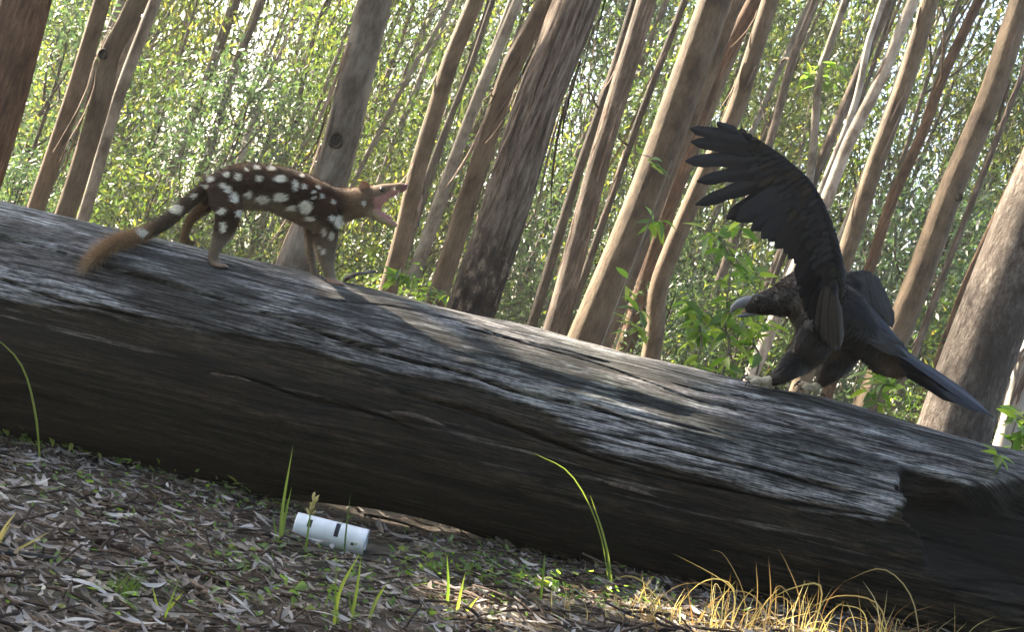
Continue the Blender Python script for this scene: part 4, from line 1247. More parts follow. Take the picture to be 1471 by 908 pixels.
g = np.random.default_rng(55)
wing = thing('wing', None, None, (0, 0, 0)); wing.parent = eagle; wing.location = Vector((0, 0, 0))
KE = YE / FPX
def EP(x, y, d): return at(x, y, YE + d)
# primaries: separate fingers of the hand
prim = [((1062, 190), (1029, 176), 13, -0.19), ((1092, 206), (991, 184), 24, -0.185), ((1104, 216), (992, 203), 25, -0.18), ((1116, 227), (984, 231), 26, -0.175), ((1126, 237), (1001, 260), 27, -0.17), ((1135, 246), (999, 294), 28, -0.165), ((1143, 254), (1043, 314), 28, -0.16)]
for q, (b0, t0, w_, d_) in enumerate(prim):
    feather('primary_feather', EP(*b0, d_ - 0.03), EP(*t0, d_ - 0.05 + 0.012 * q), w_ * KE, wing, (0.1, -1, 0.1), bow=0.02, roll=-0.22 + g.normal() * 0.05, finger=0.55 if q < 6 else 0.2, asym=0.4, n=11)
# secondaries along the forearm
stip = [(1056, 318), (1067, 322), (1080, 330), (1093, 341), (1104, 348), (1114, 355), (1125, 367), (1133, 375), (1140, 382), (1142, 396), (1145, 412), (1149, 430), (1155, 447), (1163, 463), (1173, 477), (1183, 489), (1194, 499), (1204, 503)]
for q, t0 in enumerate(stip):
    f = q / (len(stip) - 1)
    bb = spline([(1147, 258), (1166, 285), (1180, 320), (1190, 360), (1196, 400), (1200, 428)], 40)[int(f * 39)]
    feather('secondary_feather', EP(bb[0], bb[1], -0.175 + 0.02 * f - 0.025), EP(t0[0] + g.normal(), t0[1] + g.normal() * 2, -0.19 + 0.05 * f + 0.002 * q), (30 - 6 * f) * KE, wing, (0.15, -1, 0.1), bow=0.02, roll=-0.25 + g.normal() * 0.04, finger=0.0, colr=np.array([0.012, 0.0145, 0.022]) * g.uniform(0.8, 1.3), edge=1.5 if q > 12 else 1.15, asym=0.45)
# covert rows over the quills
lead = spline([(1072, 190), (1100, 209), (1128, 233), (1152, 256), (1170, 282), (1183, 315), (1193, 352), (1199, 390), (1203, 425)], 60)
full = spline([(1052, 196), (1040, 225), (1046, 262), (1080, 312), (1105, 338), (1125, 358), (1143, 384), (1163, 430), (1195, 485)], 60)
for row, (fr0, fr1, w_, cnt, dd) in enumerate(((0.08, 0.62, 15, 24, 0.006), (0.02, 0.44, 13, 30, 0.013), (0.0, 0.30, 10, 34, 0.019), (-0.04, 0.18, 9, 36, 0.025))):
    for q in range(cnt):
        i_ = int((q + g.uniform(0.2, 0.8)) / cnt * 59)
        a_, b_ = lead[i_], full[i_]
        p0 = a_ + (b_ - a_) * fr0; p1 = a_ + (b_ - a_) * (fr1 + g.normal() * 0.02)
        f = i_ / 59
        d0 = -0.21 + 0.03 * f - dd
        c_ = np.array([0.013, 0.0155, 0.023]) * g.uniform(0.7, 1.35)
        if g.uniform() < 0.10: c_ = np.array([0.026, 0.021, 0.018])
        feather('covert_feather', EP(p0[0], p0[1], d0), EP(p1[0], p1[1], d0 + 0.008), w_ * KE * g.uniform(0.85, 1.15), wing, (0.15, -1, 0.15), roll=-0.2 + g.normal() * 0.06, colr=c_, edge=1.15, n=6, camber=0.05)
# tertials drooping over the thigh, pale worn tips
for q, (b0, t0) in enumerate((((1186, 410), (1176, 478)), ((1190, 412), (1184, 490)), ((1194, 414), (1193, 500)), ((1198, 418), (1200, 505)), ((1201, 424), (1207, 500)))):
    feather('tertial_feather', EP(*b0, -0.20), EP(*t0, -0.17), 15 * KE, wing, (0.2, -1, 0.1), roll=g.normal() * 0.15, colr=(0.014, 0.012, 0.011), edge=3.0, n=8)
far = thing('wing', None, None, (0, 0, 0)); far.parent = eagle; far.location = Vector((0, 0, 0))
for q in range(30):
    f = q / 29
    a_ = spline([(1205, 412), (1222, 390), (1246, 386), (1262, 404), (1272, 432)], 30)[q]
    b_ = spline([(1215, 450), (1236, 440), (1262, 452), (1280, 470), (1284, 480)], 30)[q]
    p1 = a_ + (b_ - a_) * g.uniform(0.6, 1.0)
    feather('covert_feather', EP(a_[0] + g.normal(), a_[1] + 3, 0.095), EP(p1[0], p1[1], 0.09), 17 * KE, far, (0.1, -1, 0.3), roll=g.normal() * 0.15, colr=np.array([0.024, 0.024, 0.028]) * g.uniform(0.8, 1.3), edge=1.4, n=6)
for q in range(9):
    f = q / 8
    feather('secondary_feather', EP(1212 + 14 * f, 408 + 10 * f, 0.085 - 0.05 * (q % 2) * 0.2), EP(1262 + 42 * f, 470 + 34 * f, 0.06), 17 * KE, far, (0.35, -0.8, 0.55), roll=g.normal() * 0.12, colr=np.array([0.014, 0.015, 0.020]) * g.uniform(0.8, 1.3), edge=6.0 if q in (1, 4) else 1.6, n=8)
tail = thing('tail', None, None, (0, 0, 0)); tail.parent = eagle; tail.location = Vector((0, 0, 0))
ttip = [(1428, 600), (1420, 592), (1412, 584), (1402, 577), (1388, 566), (1376, 568), (1360, 560), (1344, 552), (1408, 592), (1384, 580)]
for q, t0 in enumerate(ttip):
    f = q / (len(ttip) - 1)
    feather('tail_feather', EP(1236 + (q % 4) * 5, 470 + (q % 5) * 5, -0.03 + 0.012 * q), EP(t0[0], t0[1], -0.05 + 0.022 * q), 24 * KE, tail, (0.15, -0.75, 0.6), bow=0.01 * (1 if q % 2 else -1), roll=-0.25 + 0.06 * q + g.normal() * 0.05, colr=np.array([0.012, 0.0145, 0.021]) * g.uniform(0.8, 1.4), edge=5.0 if q in (3, 5, 6) else 1.4, n=12, asym=0.5)
for q in range(12):
    feather('tail_covert', EP(1228 + g.uniform(-8, 10), 462 + g.uniform(-8, 16), -0.055 + g.uniform(0, 0.02)), EP(1285 + g.uniform(-15, 20), 502 + g.uniform(-12, 14), -0.06), 13 * KE, tail, (0.2, -0.9, 0.4), roll=g.normal() * 0.2, colr=np.array([0.016, 0.016, 0.018]) * g.uniform(0.8, 1.8), edge=1.9, n=6)
# head
M['beak'] = plain_mat('horn_beak', (0.13, 0.14, 0.165), 0.4, 0.4, 0.25, 60)
Vb, Fb = fuse([loft([(1084, 435, 0, 9.5, 9), (1074, 434.5, 0, 9, 8), (1064, 436, 0, 7.4, 6.4), (1056, 440, 0, 5.2, 4.6), (1051.5, 445, 0, 3.4, 3), (1051, 450, 0, 1.2, 1.2)], YE, 40, 16)], 0.0017, 2)
obj('upper_beak', Vb, Fb, M['beak'], eagle)
Vb, Fb = fuse([loft([(1088, 449, 0, 4.5, 7.5), (1076, 451.5, 0, 3.8, 6), (1066, 453.5, 0, 3, 4.4), (1058.5, 454.5, 0, 1.6, 2.4)], YE, 30, 14)], 0.0017, 1)
obj('lower_beak', Vb, Fb, M['beak'], eagle)
Vb, Fb = loft([(1086, 445, 0, 2.5, 5), (1074, 446.5, 0, 2, 4), (1065, 448.5, 0, 1.2, 2.4)], YE, 16, 10)
obj('tongue', Vb, Fb, M['mouth'], eagle)
for dy in (-0.0255, 0.0255):
    Ve, Fe = blobmesh(at(1088, 431, YE + dy), (0.0078, 0.005, 0.0078)); obj('eye', Ve, Fe, M['eye'], eagle)
    P = np.array([at(1078, 426, YE + dy * 1.02), at(1086, 423, YE + dy * 1.2), at(1096, 425, YE + dy * 1.2), at(1104, 428, YE + dy * 1.05)])
    Vb, Fb = tube(spline(P, 10), np.array([.3, .8, 1, 1, 1, 1, .9, .7, .5, .2]) * 0.004, 7, np.array([.3, .8, 1, 1, 1, 1, .9, .7, .5, .2]) * 0.0016)
    obj('brow', Vb, Fb, M['beak'], eagle)
# feet: pale scaly toes with hooked talons gripping the wood
M['scale'] = plain_mat('pale_scaly_toe', (0.34, 0.30, 0.22), 0.5, 0.4, 0.35, 140, 0.4)
M['talon'] = plain_mat('dark_talon', (0.035, 0.033, 0.035), 0.25, 0.5, 0.2)
def foot(cx, cy, d, sc, ang):
    ft = thing('foot', None, None, (0, 0, 0)); ft.parent = eagle; ft.location = Vector((0, 0, 0))
    c0 = EP(cx, cy - 7, d)
    parts = [loft([(cx + 12, cy - 8, d, 6, 7), (cx + 2, cy - 5, d - 0.002, 6.5, 8), (cx - 6, cy - 2, d - 0.004, 4.5, 7)], YE, 16, 12)]
    toes = []
    for q, (tx, ty, dz) in enumerate(((-26, -3, -0.012), (-19, 2, -0.032), (-22, -7, 0.016), (16, 3, 0.002))):
        tx *= sc; ty = ty + tx * ang
        parts.append(loft([(cx, cy - 5, d + dz * 0.2, 4.6, 4.6), (cx + tx * 0.5, cy - 5 + ty * 0.4, d + dz * 0.7, 4.2, 4.2), (cx + tx, cy - 1 + ty, d + dz, 3.2, 3.4)], YE, 18, 10))
        toes.append((cx + tx, cy - 1 + ty, d + dz, -1 if tx < 0 else 1))
    Vf, Ff = fuse(parts, 0.0028, 2)
    obj('toes', Vf, Ff, M['scale'], ft)
    for (x_, y_, d_, sg) in toes:
        cone(EP(x_, y_ - 1, d_), EP(x_ + sg * 7, y_ + 6, d_), 0.0042, 'talon', M['talon'], ft, bend=np.array([sg * 0.004, 0, 0.005]))
foot(1096, 553, f1, 1.0, 0.20)
foot(1166, 562, f2, 0.75, 0.25)

M['stick_grey'] = bark_mat('grey_stick_wood', (0.05, 0.048, 0.05), (0.13, 0.125, 0.125), (0.26, 0.25, 0.25))
M['stick_brown'] = bark_mat('brown_stick_wood', (0.035, 0.025, 0.02), (0.10, 0.07, 0.055), (0.20, 0.15, 0.12))

# ------------------------------------------------------------------ white pipe canister on the litter
M['pipe'] = plain_mat('white_plastic', (0.70, 0.73, 0.76), 0.5, 0.35, 0.13, 26)
M['hole'] = plain_mat('inside_shade', (0.05, 0.05, 0.06), 0.8, 0.2, 0.2)
pa, pb = ground_hit(424, 778), ground_hit(521, 802)
Yp = 0.5 * (pa[1] + pb[1]) + 0.03
kp = Yp / FPX
ca, cb = at(424, 756, Yp), at(526, 781, Yp)
rp = 20.0 * kp
axp = (cb - ca); Lp = np.linalg.norm(axp); axp /= Lp
up_ = np.array([0, 0, 1.0]) - axp * axp[2]; up_ /= np.linalg.norm(up_)
fr_ = np.cross(axp, up_)
if fr_[1] > 0: fr_ = -fr_
pipe = thing('pipe_canister', 'short white plastic pipe with dark slots lying against the log', 'pipe', 0.5 * (ca + cb) - np.array([0, 0, rp]))
nsd, nln = 56, 48
tt = np.arange(nsd) * 2 * math.pi / nsd
ll = np.linspace(0, Lp, nln)
def ringpt(l, t_, r_): return ca + axp * l + (fr_ * math.cos(t_) + up_ * math.sin(t_)) * r_
Vp = np.array([[ringpt(l, t_, rp) for t_ in tt] for l in ll]); Vi = np.array([[ringpt(l, t_, rp * 0.93) for t_ in tt] for l in ll])
slots = [(0.16, 0.24, 0.35, 1.05), (0.555, 0.61, 0.10, 1.35), (0.80, 0.86, -0.25, 0.0)]
Vall = np.concatenate([Vp.reshape(-1, 3), Vi.reshape(-1, 3)]); nI = nsd * nln
Fp = []
for i_ in range(nln - 1):
    for j_ in range(nsd):
        lm = (i_ + 0.5) / (nln - 1); tm = (j_ + 0.5) * 2 * math.pi / nsd; tm = tm - 2 * math.pi if tm > math.pi else tm
        cut = any(a_ < lm < b_ and c_ < tm < d_ for a_, b_, c_, d_ in slots)
        if cut: continue
        j2_ = (j_ + 1) % nsd
        Fp.append((i_ * nsd + j_, i_ * nsd + j2_, (i_ + 1) * nsd + j2_, (i_ + 1) * nsd + j_))
        Fp.append((nI + i_ * nsd + j_, nI + (i_ + 1) * nsd + j_, nI + (i_ + 1) * nsd + j2_, nI + i_ * nsd + j2_))
for j_ in range(nsd):
    j2_ = (j_ + 1) % nsd
    Fp.append((j_, nI + j_, nI + j2_, j2_)); e_ = (nln - 1) * nsd
    Fp.append((e_ + j_, e_ + j2_, nI + e_ + j2_, nI + e_ + j_))
obj('tube', Vall, np.array(Fp), M['pipe'], pipe)
Vc, Fc = tube(np.array([ca + axp * 0.004, ca + axp * Lp * 0.5, cb - axp * 0.006]), rp * 0.915, 28)
obj('dark_core', Vc, Fc, M['hole'], pipe)  # dark core added so the slots show a shaded inside

# ------------------------------------------------------------------ leaf litter
def dead_leaf(L, W, curl, bend_, seed, n=5):
    g = np.random.default_rng(seed)
    t_ = np.linspace(0, 1, n)
    w_ = W * np.interp(t_, [0, .2, .5, .8, 1], [.1, .75, 1, .6, .05])
    x_ = (t_ - 0.5) * L; y_ = bend_ * L * np.sin(t_ * math.pi); z_ = curl * L * (t_ - 0.5) ** 2 * 2
    A = np.stack([x_, y_ - w_ / 2, z_ + abs(curl) * w_ * 0.5], -1); B = np.stack([x_, y_, z_], -1); D = np.stack([x_, y_ + w_ / 2, z_ + abs(curl) * w_ * 0.8], -1)
    e = np.arange(n - 1)
    return np.concatenate([A, B, D]), np.concatenate([np.stack([e, e + 1, e + 1 + n, e + n], -1), np.stack([e + n, e + n + 1, e + 1 + 2 * n, e + 2 * n], -1)])
def rotm(az, tx, ty):
    return np.array(Matrix.Rotation(az, 3, 'Z') @ Matrix.Rotation(tx, 3, 'X') @ Matrix.Rotation(ty, 3, 'Y'))
protoL = [dead_leaf(L, W, c_, b_, q) for q, (L, W, c_, b_) in enumerate([(.085, .017, .15, .05), (.10, .016, -.12, .06), (.07, .02, .25, .0), (.11, .019, .08, -.05), (.06, .014, .45, .04), (.05, .022, .2, 0.), (.12, .014, -.15, .08), (.09, .022, .3, -.03)])]
g = np.random.default_rng(4242)
Vs, Fs, Ts, off = [], [], [], 0
n_l = 0
pipe_c = 0.5 * (ca + cb)
while n_l < 21000:
    if n_l < 18800:
        y = g.uniform(1.55, 3.75); x = g.uniform(-0.36 * y - 0.35, 0.50 * y + 0.2)
    else:
        y = g.uniform(3.7, 5.2); x = g.uniform(-1.2, 0.9)
    Vp_, Fp_ = protoL[int(g.integers(0, 8))]
    R_ = rotm(g.uniform(0, 6.28), g.normal() * 0.28, g.normal() * 0.16)
    if abs(y - pipe_c[1]) < 0.105 and abs(x - pipe_c[0]) < 0.16:
        n_l += 1; continue
    sc = g.uniform(0.2, 0.66)
    Vv = (Vp_ * sc) @ R_.T + gp(x, y, 0.006 + abs(g.normal()) * 0.012)
    Vs.append(Vv); Fs.append(Fp_ + off); off += len(Vv)
    Ts.append(np.full(len(Vv), np.clip(g.beta(1.6, 1.6) * 0.95, 0, 1)))
    n_l += 1
lit = obj('leaf_litter', np.concatenate(Vs), np.concatenate(Fs), M['litter'], attrs={'tint': np.concatenate(Ts)})
tag(lit, 'dense litter of dead grey and brown gum leaves on the ground', 'leaf litter', kind='stuff')
# broken twigs and strips mixed into the litter
parts = []
for q in range(1700):
    y = g.uniform(1.6, 3.6); x = g.uniform(-0.36 * y - 0.3, 0.45 * y)
    if abs(y - pipe_c[1]) < 0.13 and abs(x - pipe_c[0]) < 0.2: continue
    az_ = g.uniform(0, 6.28); L_ = g.uniform(0.03, 0.14)
    dv = np.array([math.cos(az_), math.sin(az_), 0]) * L_
    p0 = gp(x, y, 0.016 + abs(g.normal()) * 0.01); p1 = gp(x + dv[0], y + dv[1], 0.014 + abs(g.normal()) * 0.014)
    parts.append(tube(spline([p0, 0.5 * (p0 + p1) + g.normal(size=3) * 0.004, p1], 4), g.uniform(0.0012, 0.0035), 4))
Vt_, Ft_ = merge(parts)
tw = obj('twig_litter', Vt_, Ft_, M['stick_brown'])
tag(tw, 'scattered broken twigs among the dead leaves on the ground', 'twigs', kind='stuff')
pm = []
for q, (Vv, Fv) in enumerate(protoL):
    for tv in (0.45, 0.8, 0.95):
        pm.append(mesh_data('fallen_leaf', Vv, Fv, M['litter'], True, {'tint': np.full(len(Vv), tv)}))
for q in range(260):
    y = 1.7 + 1.7 * g.uniform() ** 1.2; x = g.uniform(-0.36 * y - 0.05, 0.22 * y)
    if abs(y - pipe_c[1]) < 0.13 and abs(x - pipe_c[0]) < 0.18: y -= 0.5
    o = link('fallen_leaf', pm[int(g.integers(0, len(pm)))], ground)
    o.location = Vector(gp(x, y, 0.016 + abs(g.normal()) * 0.008).tolist())
    o.rotation_euler = (g.normal() * 0.3, g.normal() * 0.18, g.uniform(0, 6.28))
    sc = g.uniform(0.5, 0.9); o.scale = (sc, sc, sc)

# ------------------------------------------------------------------ fallen sticks and bark on the ground
def stick(pts, rpx, label, mat, name='fallen_stick', cat='stick', lift=0.012, flat=1.0, seed=1):
    P = np.array([ground_hit(*p) for p in pts])
    P = spline(P, 26)
    Y = P[:, 1].mean(); r_ = rpx * Y / FPX
    P[:, 2] += lift + r_ * 0.5
    g_ = np.random.default_rng(seed)
    rad = r_ * (1 - 0.45 * np.linspace(0, 1, 26)) * (1 + 0.12 * g_.normal(size=26))
    Vk, Fk = tube(P, rad, 9, rad * flat)
    o = obj(name, Vk, Fk, mat, origin=P[0])
    tag(o, label, cat)
    return o
stick([(-25, 806), (40, 812), (110, 820), (160, 824)], 6.5, 'straight dark grey stick running in at the left edge of the litter', M['stick_grey'], seed=2)
stick([(85, 778), (150, 796), (200, 808), (262, 838), (330, 852), (420, 872)], 6.5, 'long bent brown branch lying across the leaf litter', M['stick_brown'], seed=3)
stick([(250, 824), (330, 828), (400, 834), (470, 846)], 3.2, 'thin straight brown stick beyond the long bent branch', M['stick_brown'], seed=4)
stick([(280, 836), (310, 830), (335, 826)], 2.4, 'short orange-brown twig touching the long bent branch', M['strip'], seed=5)
stick([(97, 791), (108, 797), (123, 803)], 4.5, 'small chalk-white bit of wood beside the long bent branch', M['dead_wood'], seed=6)
stick([(112, 838), (140, 858), (165, 876), (190, 893)], 9, 'bluish-white curl of bark on the litter', M['dead_wood'], 'bark_curl', 'bark', flat=0.45, seed=7)
stick([(265, 850), (300, 872), (335, 888)], 8, 'tan bark slab near the long bent branch', M['strip'], 'bark_slab', 'bark', flat=0.4, seed=8)
stick([(100, 765), (170, 768), (235, 764)], 2, 'thin tan twig above the long bent branch', M['strip'], seed=9)
stick([(556, 864), (580, 870), (612, 881)], 4.2, 'short pale stick on the litter between two grass tufts', M['dead_wood'], seed=10)
stick([(645, 893), (690, 898), (735, 908)], 3.6, 'thin pale stick beside the three-bladed grass', M['dead_wood'], seed=11)
stick([(300, 876), (318, 884), (336, 890)], 6, 'chunk of white bark in the litter', M['dead_wood'], 'bark_chip', 'bark', flat=0.5, seed=12)
stick([(520, 748), (560, 756), (610, 770), (640, 780)], 2.4, 'rotten brown stick lying in the sunlit gap under the log', M['stick_brown'], seed=13)
Pk = np.array([log_top(494, 402) + [0, 0.02, 0.006], at(512, 394, YQ + 0.02), at(540, 390, YQ + 0.05)])
Vk, Fk = tube(spline(Pk, 10), np.linspace(0.008, 0.004, 10), 8)
tag(obj('fallen_stick', Vk, Fk, M['stick_grey'], origin=Pk[0]), 'grey twig lying on the log in front of the quoll paw', 'stick')

# ------------------------------------------------------------------ grasses
def blade_mesh(P, w, tint, mat):
    P = np.asarray(P); n = len(P)
    t_ = np.gradient(P, axis=0); t_ /= np.linalg.norm(t_, axis=1, keepdims=True)
    sd = np.cross(t_, np.array([0.25, -1, 0.1])); sd /= np.linalg.norm(sd, axis=1, keepdims=True) + 1e-9
    nr = np.cross(sd, t_)
    prof = w * np.interp(np.linspace(0, 1, n), [0, .3, .7, 1], [.7, 1, .7, .06])[:, None] * 0.5
    V = np.concatenate([P - sd * prof, P + nr * prof * 0.5, P + sd * prof])
    e = np.arange(n - 1)
    F = np.concatenate([np.stack([e, e + 1, e + 1 + n, e + n], -1), np.stack([e + n, e + n + 1, e + 1 + 2 * n, e + 2 * n], -1)])
    return V, F, np.full(len(V), tint)
def tuft(label, base_px, blades, mat, name='grass_tuft', group=None, seed=1, seedhead=None):
    """blades: (list of photo pixels from foot to tip, width px, tint)"""
    B = ground_hit(*base_px) if not isinstance(base_px, np.ndarray) else base_px
    root = thing(name, label, 'grass', B, group)
    g_ = np.random.default_rng(seed)
    for pts, w, ti in blades:
        dY = g_.normal() * 0.03
        P = np.array([at(x, y, B[1] + dY * (q > 0)) for q, (x, y) in enumerate(pts)])
        P[0][2] = min(P[0][2], float(gz(P[0][0], P[0][1])) + 0.005)
        V, F, T = blade_mesh(spline(P, 12), w * B[1] / FPX, ti, mat)
        obj('blade', V, F, mat, root, attrs={'tint': T})
    if seedhead:
        (x0, y0), (x1, y1), nn = seedhead
        for q in range(nn):
            f = q / nn
            c0 = at(x0 + (x1 - x0) * f + g_.normal() * 1.5, y0 + (y1 - y0) * f, B[1] + g_.normal() * 0.004)
            c1 = c0 + np.array([g_.normal() * 0.006, g_.normal() * 0.004, 0.014])
            V, F = tube(spline([c0, 0.5 * (c0 + c1), c1], 5), np.array([.2, .9, 1, .7, .1]) * 0.0032, 5)
            obj('seed', V, F, M['dry_grass'], root, attrs={'tint': np.full(len(V), 0.7)})
    return root
G_, D_ = M['grass'], M['dry_grass']
tuft('tall bright green grass blades left of the white pipe', (402, 792), [([(402, 792), (406, 730), (421, 640)], 5, .75), ([(402, 792), (408, 750), (419, 700)], 5, .6), ([(404, 812), (398, 775), (391, 738)], 4, .5)], G_, seed=1)
tuft('grass stalk with golden seed head in front of the white pipe', (437, 806), [([(437, 806), (443, 760), (449, 716)], 3.2, .6)], G_, seed=2, seedhead=((446, 742), (450, 714), 16))
tuft('single dark green stalk crossing the white pipe', (493, 812), [([(493, 812), (497, 765), (504, 706)], 3, .2), ([(483, 815), (482, 800), (480, 788)], 2.5, .3)], G_, seed=3)
tuft('clump of upright bright green blades in front of the white pipe', (495, 905), [([(478, 912), (488, 850), (517, 795)], 6, .85), ([(500, 915), (512, 850), (519, 800)], 5, .75), ([(524, 912), (538, 868), (556, 838)], 6, .85), ([(470, 915), (466, 880), (480, 830)], 4, .45), ([(490, 915), (482, 870), (484, 800)], 3, .35), ([(510, 915), (505, 880), (500, 850)], 3, .3)], G_, seed=4)
tuft('three separate short grass blades right of the pipe', (648, 886), [([(640, 884), (644, 845), (642, 797)], 5, .6), ([(654, 896), (660, 860), (668, 825)], 5, .8), ([(660, 890), (672, 876), (687, 858)], 5, .8)], G_, seed=5)
tuft('small yellow-green sprout with three blades at the litter front', (232, 905), [([(230, 912), (228, 885), (219, 842)], 6, .9), ([(230, 912), (240, 880), (264, 850)], 6, .9), ([(230, 912), (240, 878), (256, 836)], 4, .7)], G_, seed=6)
tuft('tall thin grass stalk arching against the dark log face', (880, 852), [([(882, 862), (870, 782), (848, 712)], 3.6, .8), ([(878, 862), (860, 760), (820, 682), (766, 651)], 2.0, .8), ([(886, 862), (876, 830), (868, 800)], 3, .5)], G_, seed=7)
tuft('single upright green blade by the arching stalk', (775, 872), [([(775, 876), (780, 830), (783, 792)], 4, .5)], G_, seed=8)
tuft('single arching grass stem across the left end of the log', ground_hit(58, 668), [([(58, 670), (50, 590), (28, 520), (-25, 470)], 3.4, .8)], G_, seed=9)
tuft('yellow dry stalks leaning at the left edge of the litter', (2, 800), [([(-8, 808), (25, 790), (72, 764)], 4.5, .6), ([(-8, 780), (8, 756), (24, 736)], 4, .7), ([(-6, 790), (6, 766), (16, 752)], 4, .6)], D_, seed=10)
gg = np.random.default_rng(911)
fine = []
for q in range(46):
    x0 = 175 + gg.normal() * 12; fine.append(([(x0, 862), (x0 + gg.normal() * 6, 850), (x0 + gg.normal() * 14 + 6, 836 - gg.uniform(0, 18))], 1.6, gg.uniform(.1, .4)))
tuft('fine dark green grassy tuft beside the bluish bark curl', (175, 862), fine, G_, seed=11)
# dry clump at the sunlit front of the log
specs = [('golden dry grass tangle below the arching stalk', 880, 900, 40), ('dense golden dry grass clump catching the sun', 985, 905, 52), ('pale straw grass tuft with drooping blades in sun', 1085, 912, 52), ('reddish-gold arching grass at the dark end of the log', 1200, 925, 44), ('thin straw stalks below the black hollow of the log', 1330, 950, 34)]
for k, (lab, bx_, by_, nb) in enumerate(specs):
    bl = []
    for q in range(nb):
        x0 = bx_ + gg.uniform(-90, 90); y0 = by_ + gg.uniform(-4, 14)
        h_ = gg.uniform(14, 84) * (0.75 if k == 0 else 1); dr = 1 if gg.uniform() < 0.62 else -1
        ln = dr * abs(gg.normal()) * 30 + 4; wv = float(np.clip(gg.beta(1.6, 1.2), 0, 1))
        kind_ = gg.uniform()
        if kind_ < 0.8:      # stiff, nearly straight
            pp_ = [(x0, y0), (x0 + ln * 0.4 + gg.normal() * 2, y0 - h_ * 0.6), (x0 + ln, y0 - h_ * 1.15 + abs(ln) * 0.3)]
        elif kind_ < 0.9:     # bent over
            pp_ = [(x0, y0), (x0 + ln * 0.3, y0 - h_ * 0.8), (x0 + ln * 0.8, y0 - h_ * 0.95), (x0 + ln * 1.6, y0 - h_ * gg.uniform(0.3, 0.8))]
        else:                 # snapped flat
            pp_ = [(x0, y0), (x0 + ln * 0.2, y0 - h_ * 0.5), (x0 + ln * 1.4, y0 - h_ * 0.55 + gg.normal() * 6)]
        bl.append((pp_, gg.uniform(0.9, 2.0), wv))
    extra = {4: [], 0: [([(945, 905), (935, 850), (905, 828), (870, 838)], 4, .6), ([(900, 908), (960, 850), (1000, 838), (1040, 846)], 3, .3)],
             1: [([(1052, 905), (1056, 860), (1036, 833), (968, 796)], 2.6, .55), ([(1065, 905), (1070, 860), (1042, 800), (1020, 790)], 2, .4), ([(1052, 906), (1055, 850), (1030, 832), (1000, 842), (975, 872)], 4, .6)],
             2: [([(1150, 905), (1148, 860), (1132, 815), (1118, 788)], 3, .25), ([(1100, 905), (1107, 860), (1104, 800)], 3.5, .3), ([(1082, 905), (1088, 858), (1086, 808)], 3.5, .4), ([(1172, 905), (1180, 845), (1140, 845), (1100, 865)], 4.5, .6), ([(1140, 860), (1080, 855), (1024, 852)], 3.5, .4)],
             3: [([(1335, 915), (1310, 860), (1268, 818), (1212, 836)], 4, .5), ([(1290, 912), (1262, 870), (1210, 856), (1165, 872)], 4.2, .45), ([(1255, 912), (1240, 880), (1200, 868)], 4, .6)]}[k]
    tuft(lab, (bx_, by_), bl + [(p_, w_ * 0.55, t_) for p_, w_, t_ in extra], D_, seed=20 + k)
tuft('dry brown seed stalk standing before the dark log hollow', (1440, 925), [([(1442, 935), (1410, 860), (1352, 785)], 3.6, .2)], D_, seed=30, seedhead=((1362, 800), (1350, 782), 12))
wsp = []
for q in range(7):
    x0 = 1385 + gg.normal() * 30
    wsp.append(([(x0 + 15, 930), (x0 + gg.normal() * 14, 890), (x0 - 20 + gg.normal() * 25, 858 + gg.normal() * 8), (x0 - 45 + gg.normal() * 18, 880 + gg.normal() * 14)], 2.6, gg.uniform(.7, 1)))
tuft('wispy pale dead grass at the foot of the dark hollow', (1385, 925), wsp, D_, seed=31)
tuft('curled reddish grass stem at the right end of the log', (1440, 925), [([(1438, 935), (1450, 850), (1480, 812)], 3, .3), ([(1445, 935), (1448, 825), (1471, 798), (1490, 800)], 2.6, .2)], D_, seed=32)

# ------------------------------------------------------------------ leafy saplings and weeds
def broad_leaf(L, W, sag=0.12, n=7):
    t_ = np.linspace(0, 1, n)
    w_ = W * np.interp(t_, [0, .12, .35, .65, .88, 1], [.06, .5, 1, .8, .3, .0]) * 0.5
    x_ = t_ * L; z_ = -sag * L * t_ ** 2
    A = np.stack([x_, -w_, z_ + w_ * 0.45], -1); B = np.stack([x_, 0 * w_, z_], -1); D = np.stack([x_, w_, z_ + w_ * 0.45], -1)
    e = np.arange(n - 1)
    return np.concatenate([A, B, D]), np.concatenate([np.stack([e, e + 1, e + 1 + n, e + n], -1), np.stack([e + n, e + n + 1, e + 1 + 2 * n, e + 2 * n], -1)])
leafm = {}
def leaf_data(L, W, sag, ti, mat):
    key = (round(L, 3), round(W, 3), sag, round(ti, 1), mat.name)
    if key not in leafm:
        V, F = broad_leaf(L, W, sag)
        leafm[key] = mesh_data('leaf', V, F, mat, True, {'tint': np.full(len(V), ti)})
    return leafm[key]
def place_leaf(root, p, yaw, pitch, roll_, L, W, sag, ti, mat):
    o = link('leaf', leaf_data(L, W, sag, ti, mat), root)
    o.location = Vector((np.asarray(p) - np.array(root.location)).tolist())
    o.rotation_euler = (roll_, pitch, yaw)
    return o
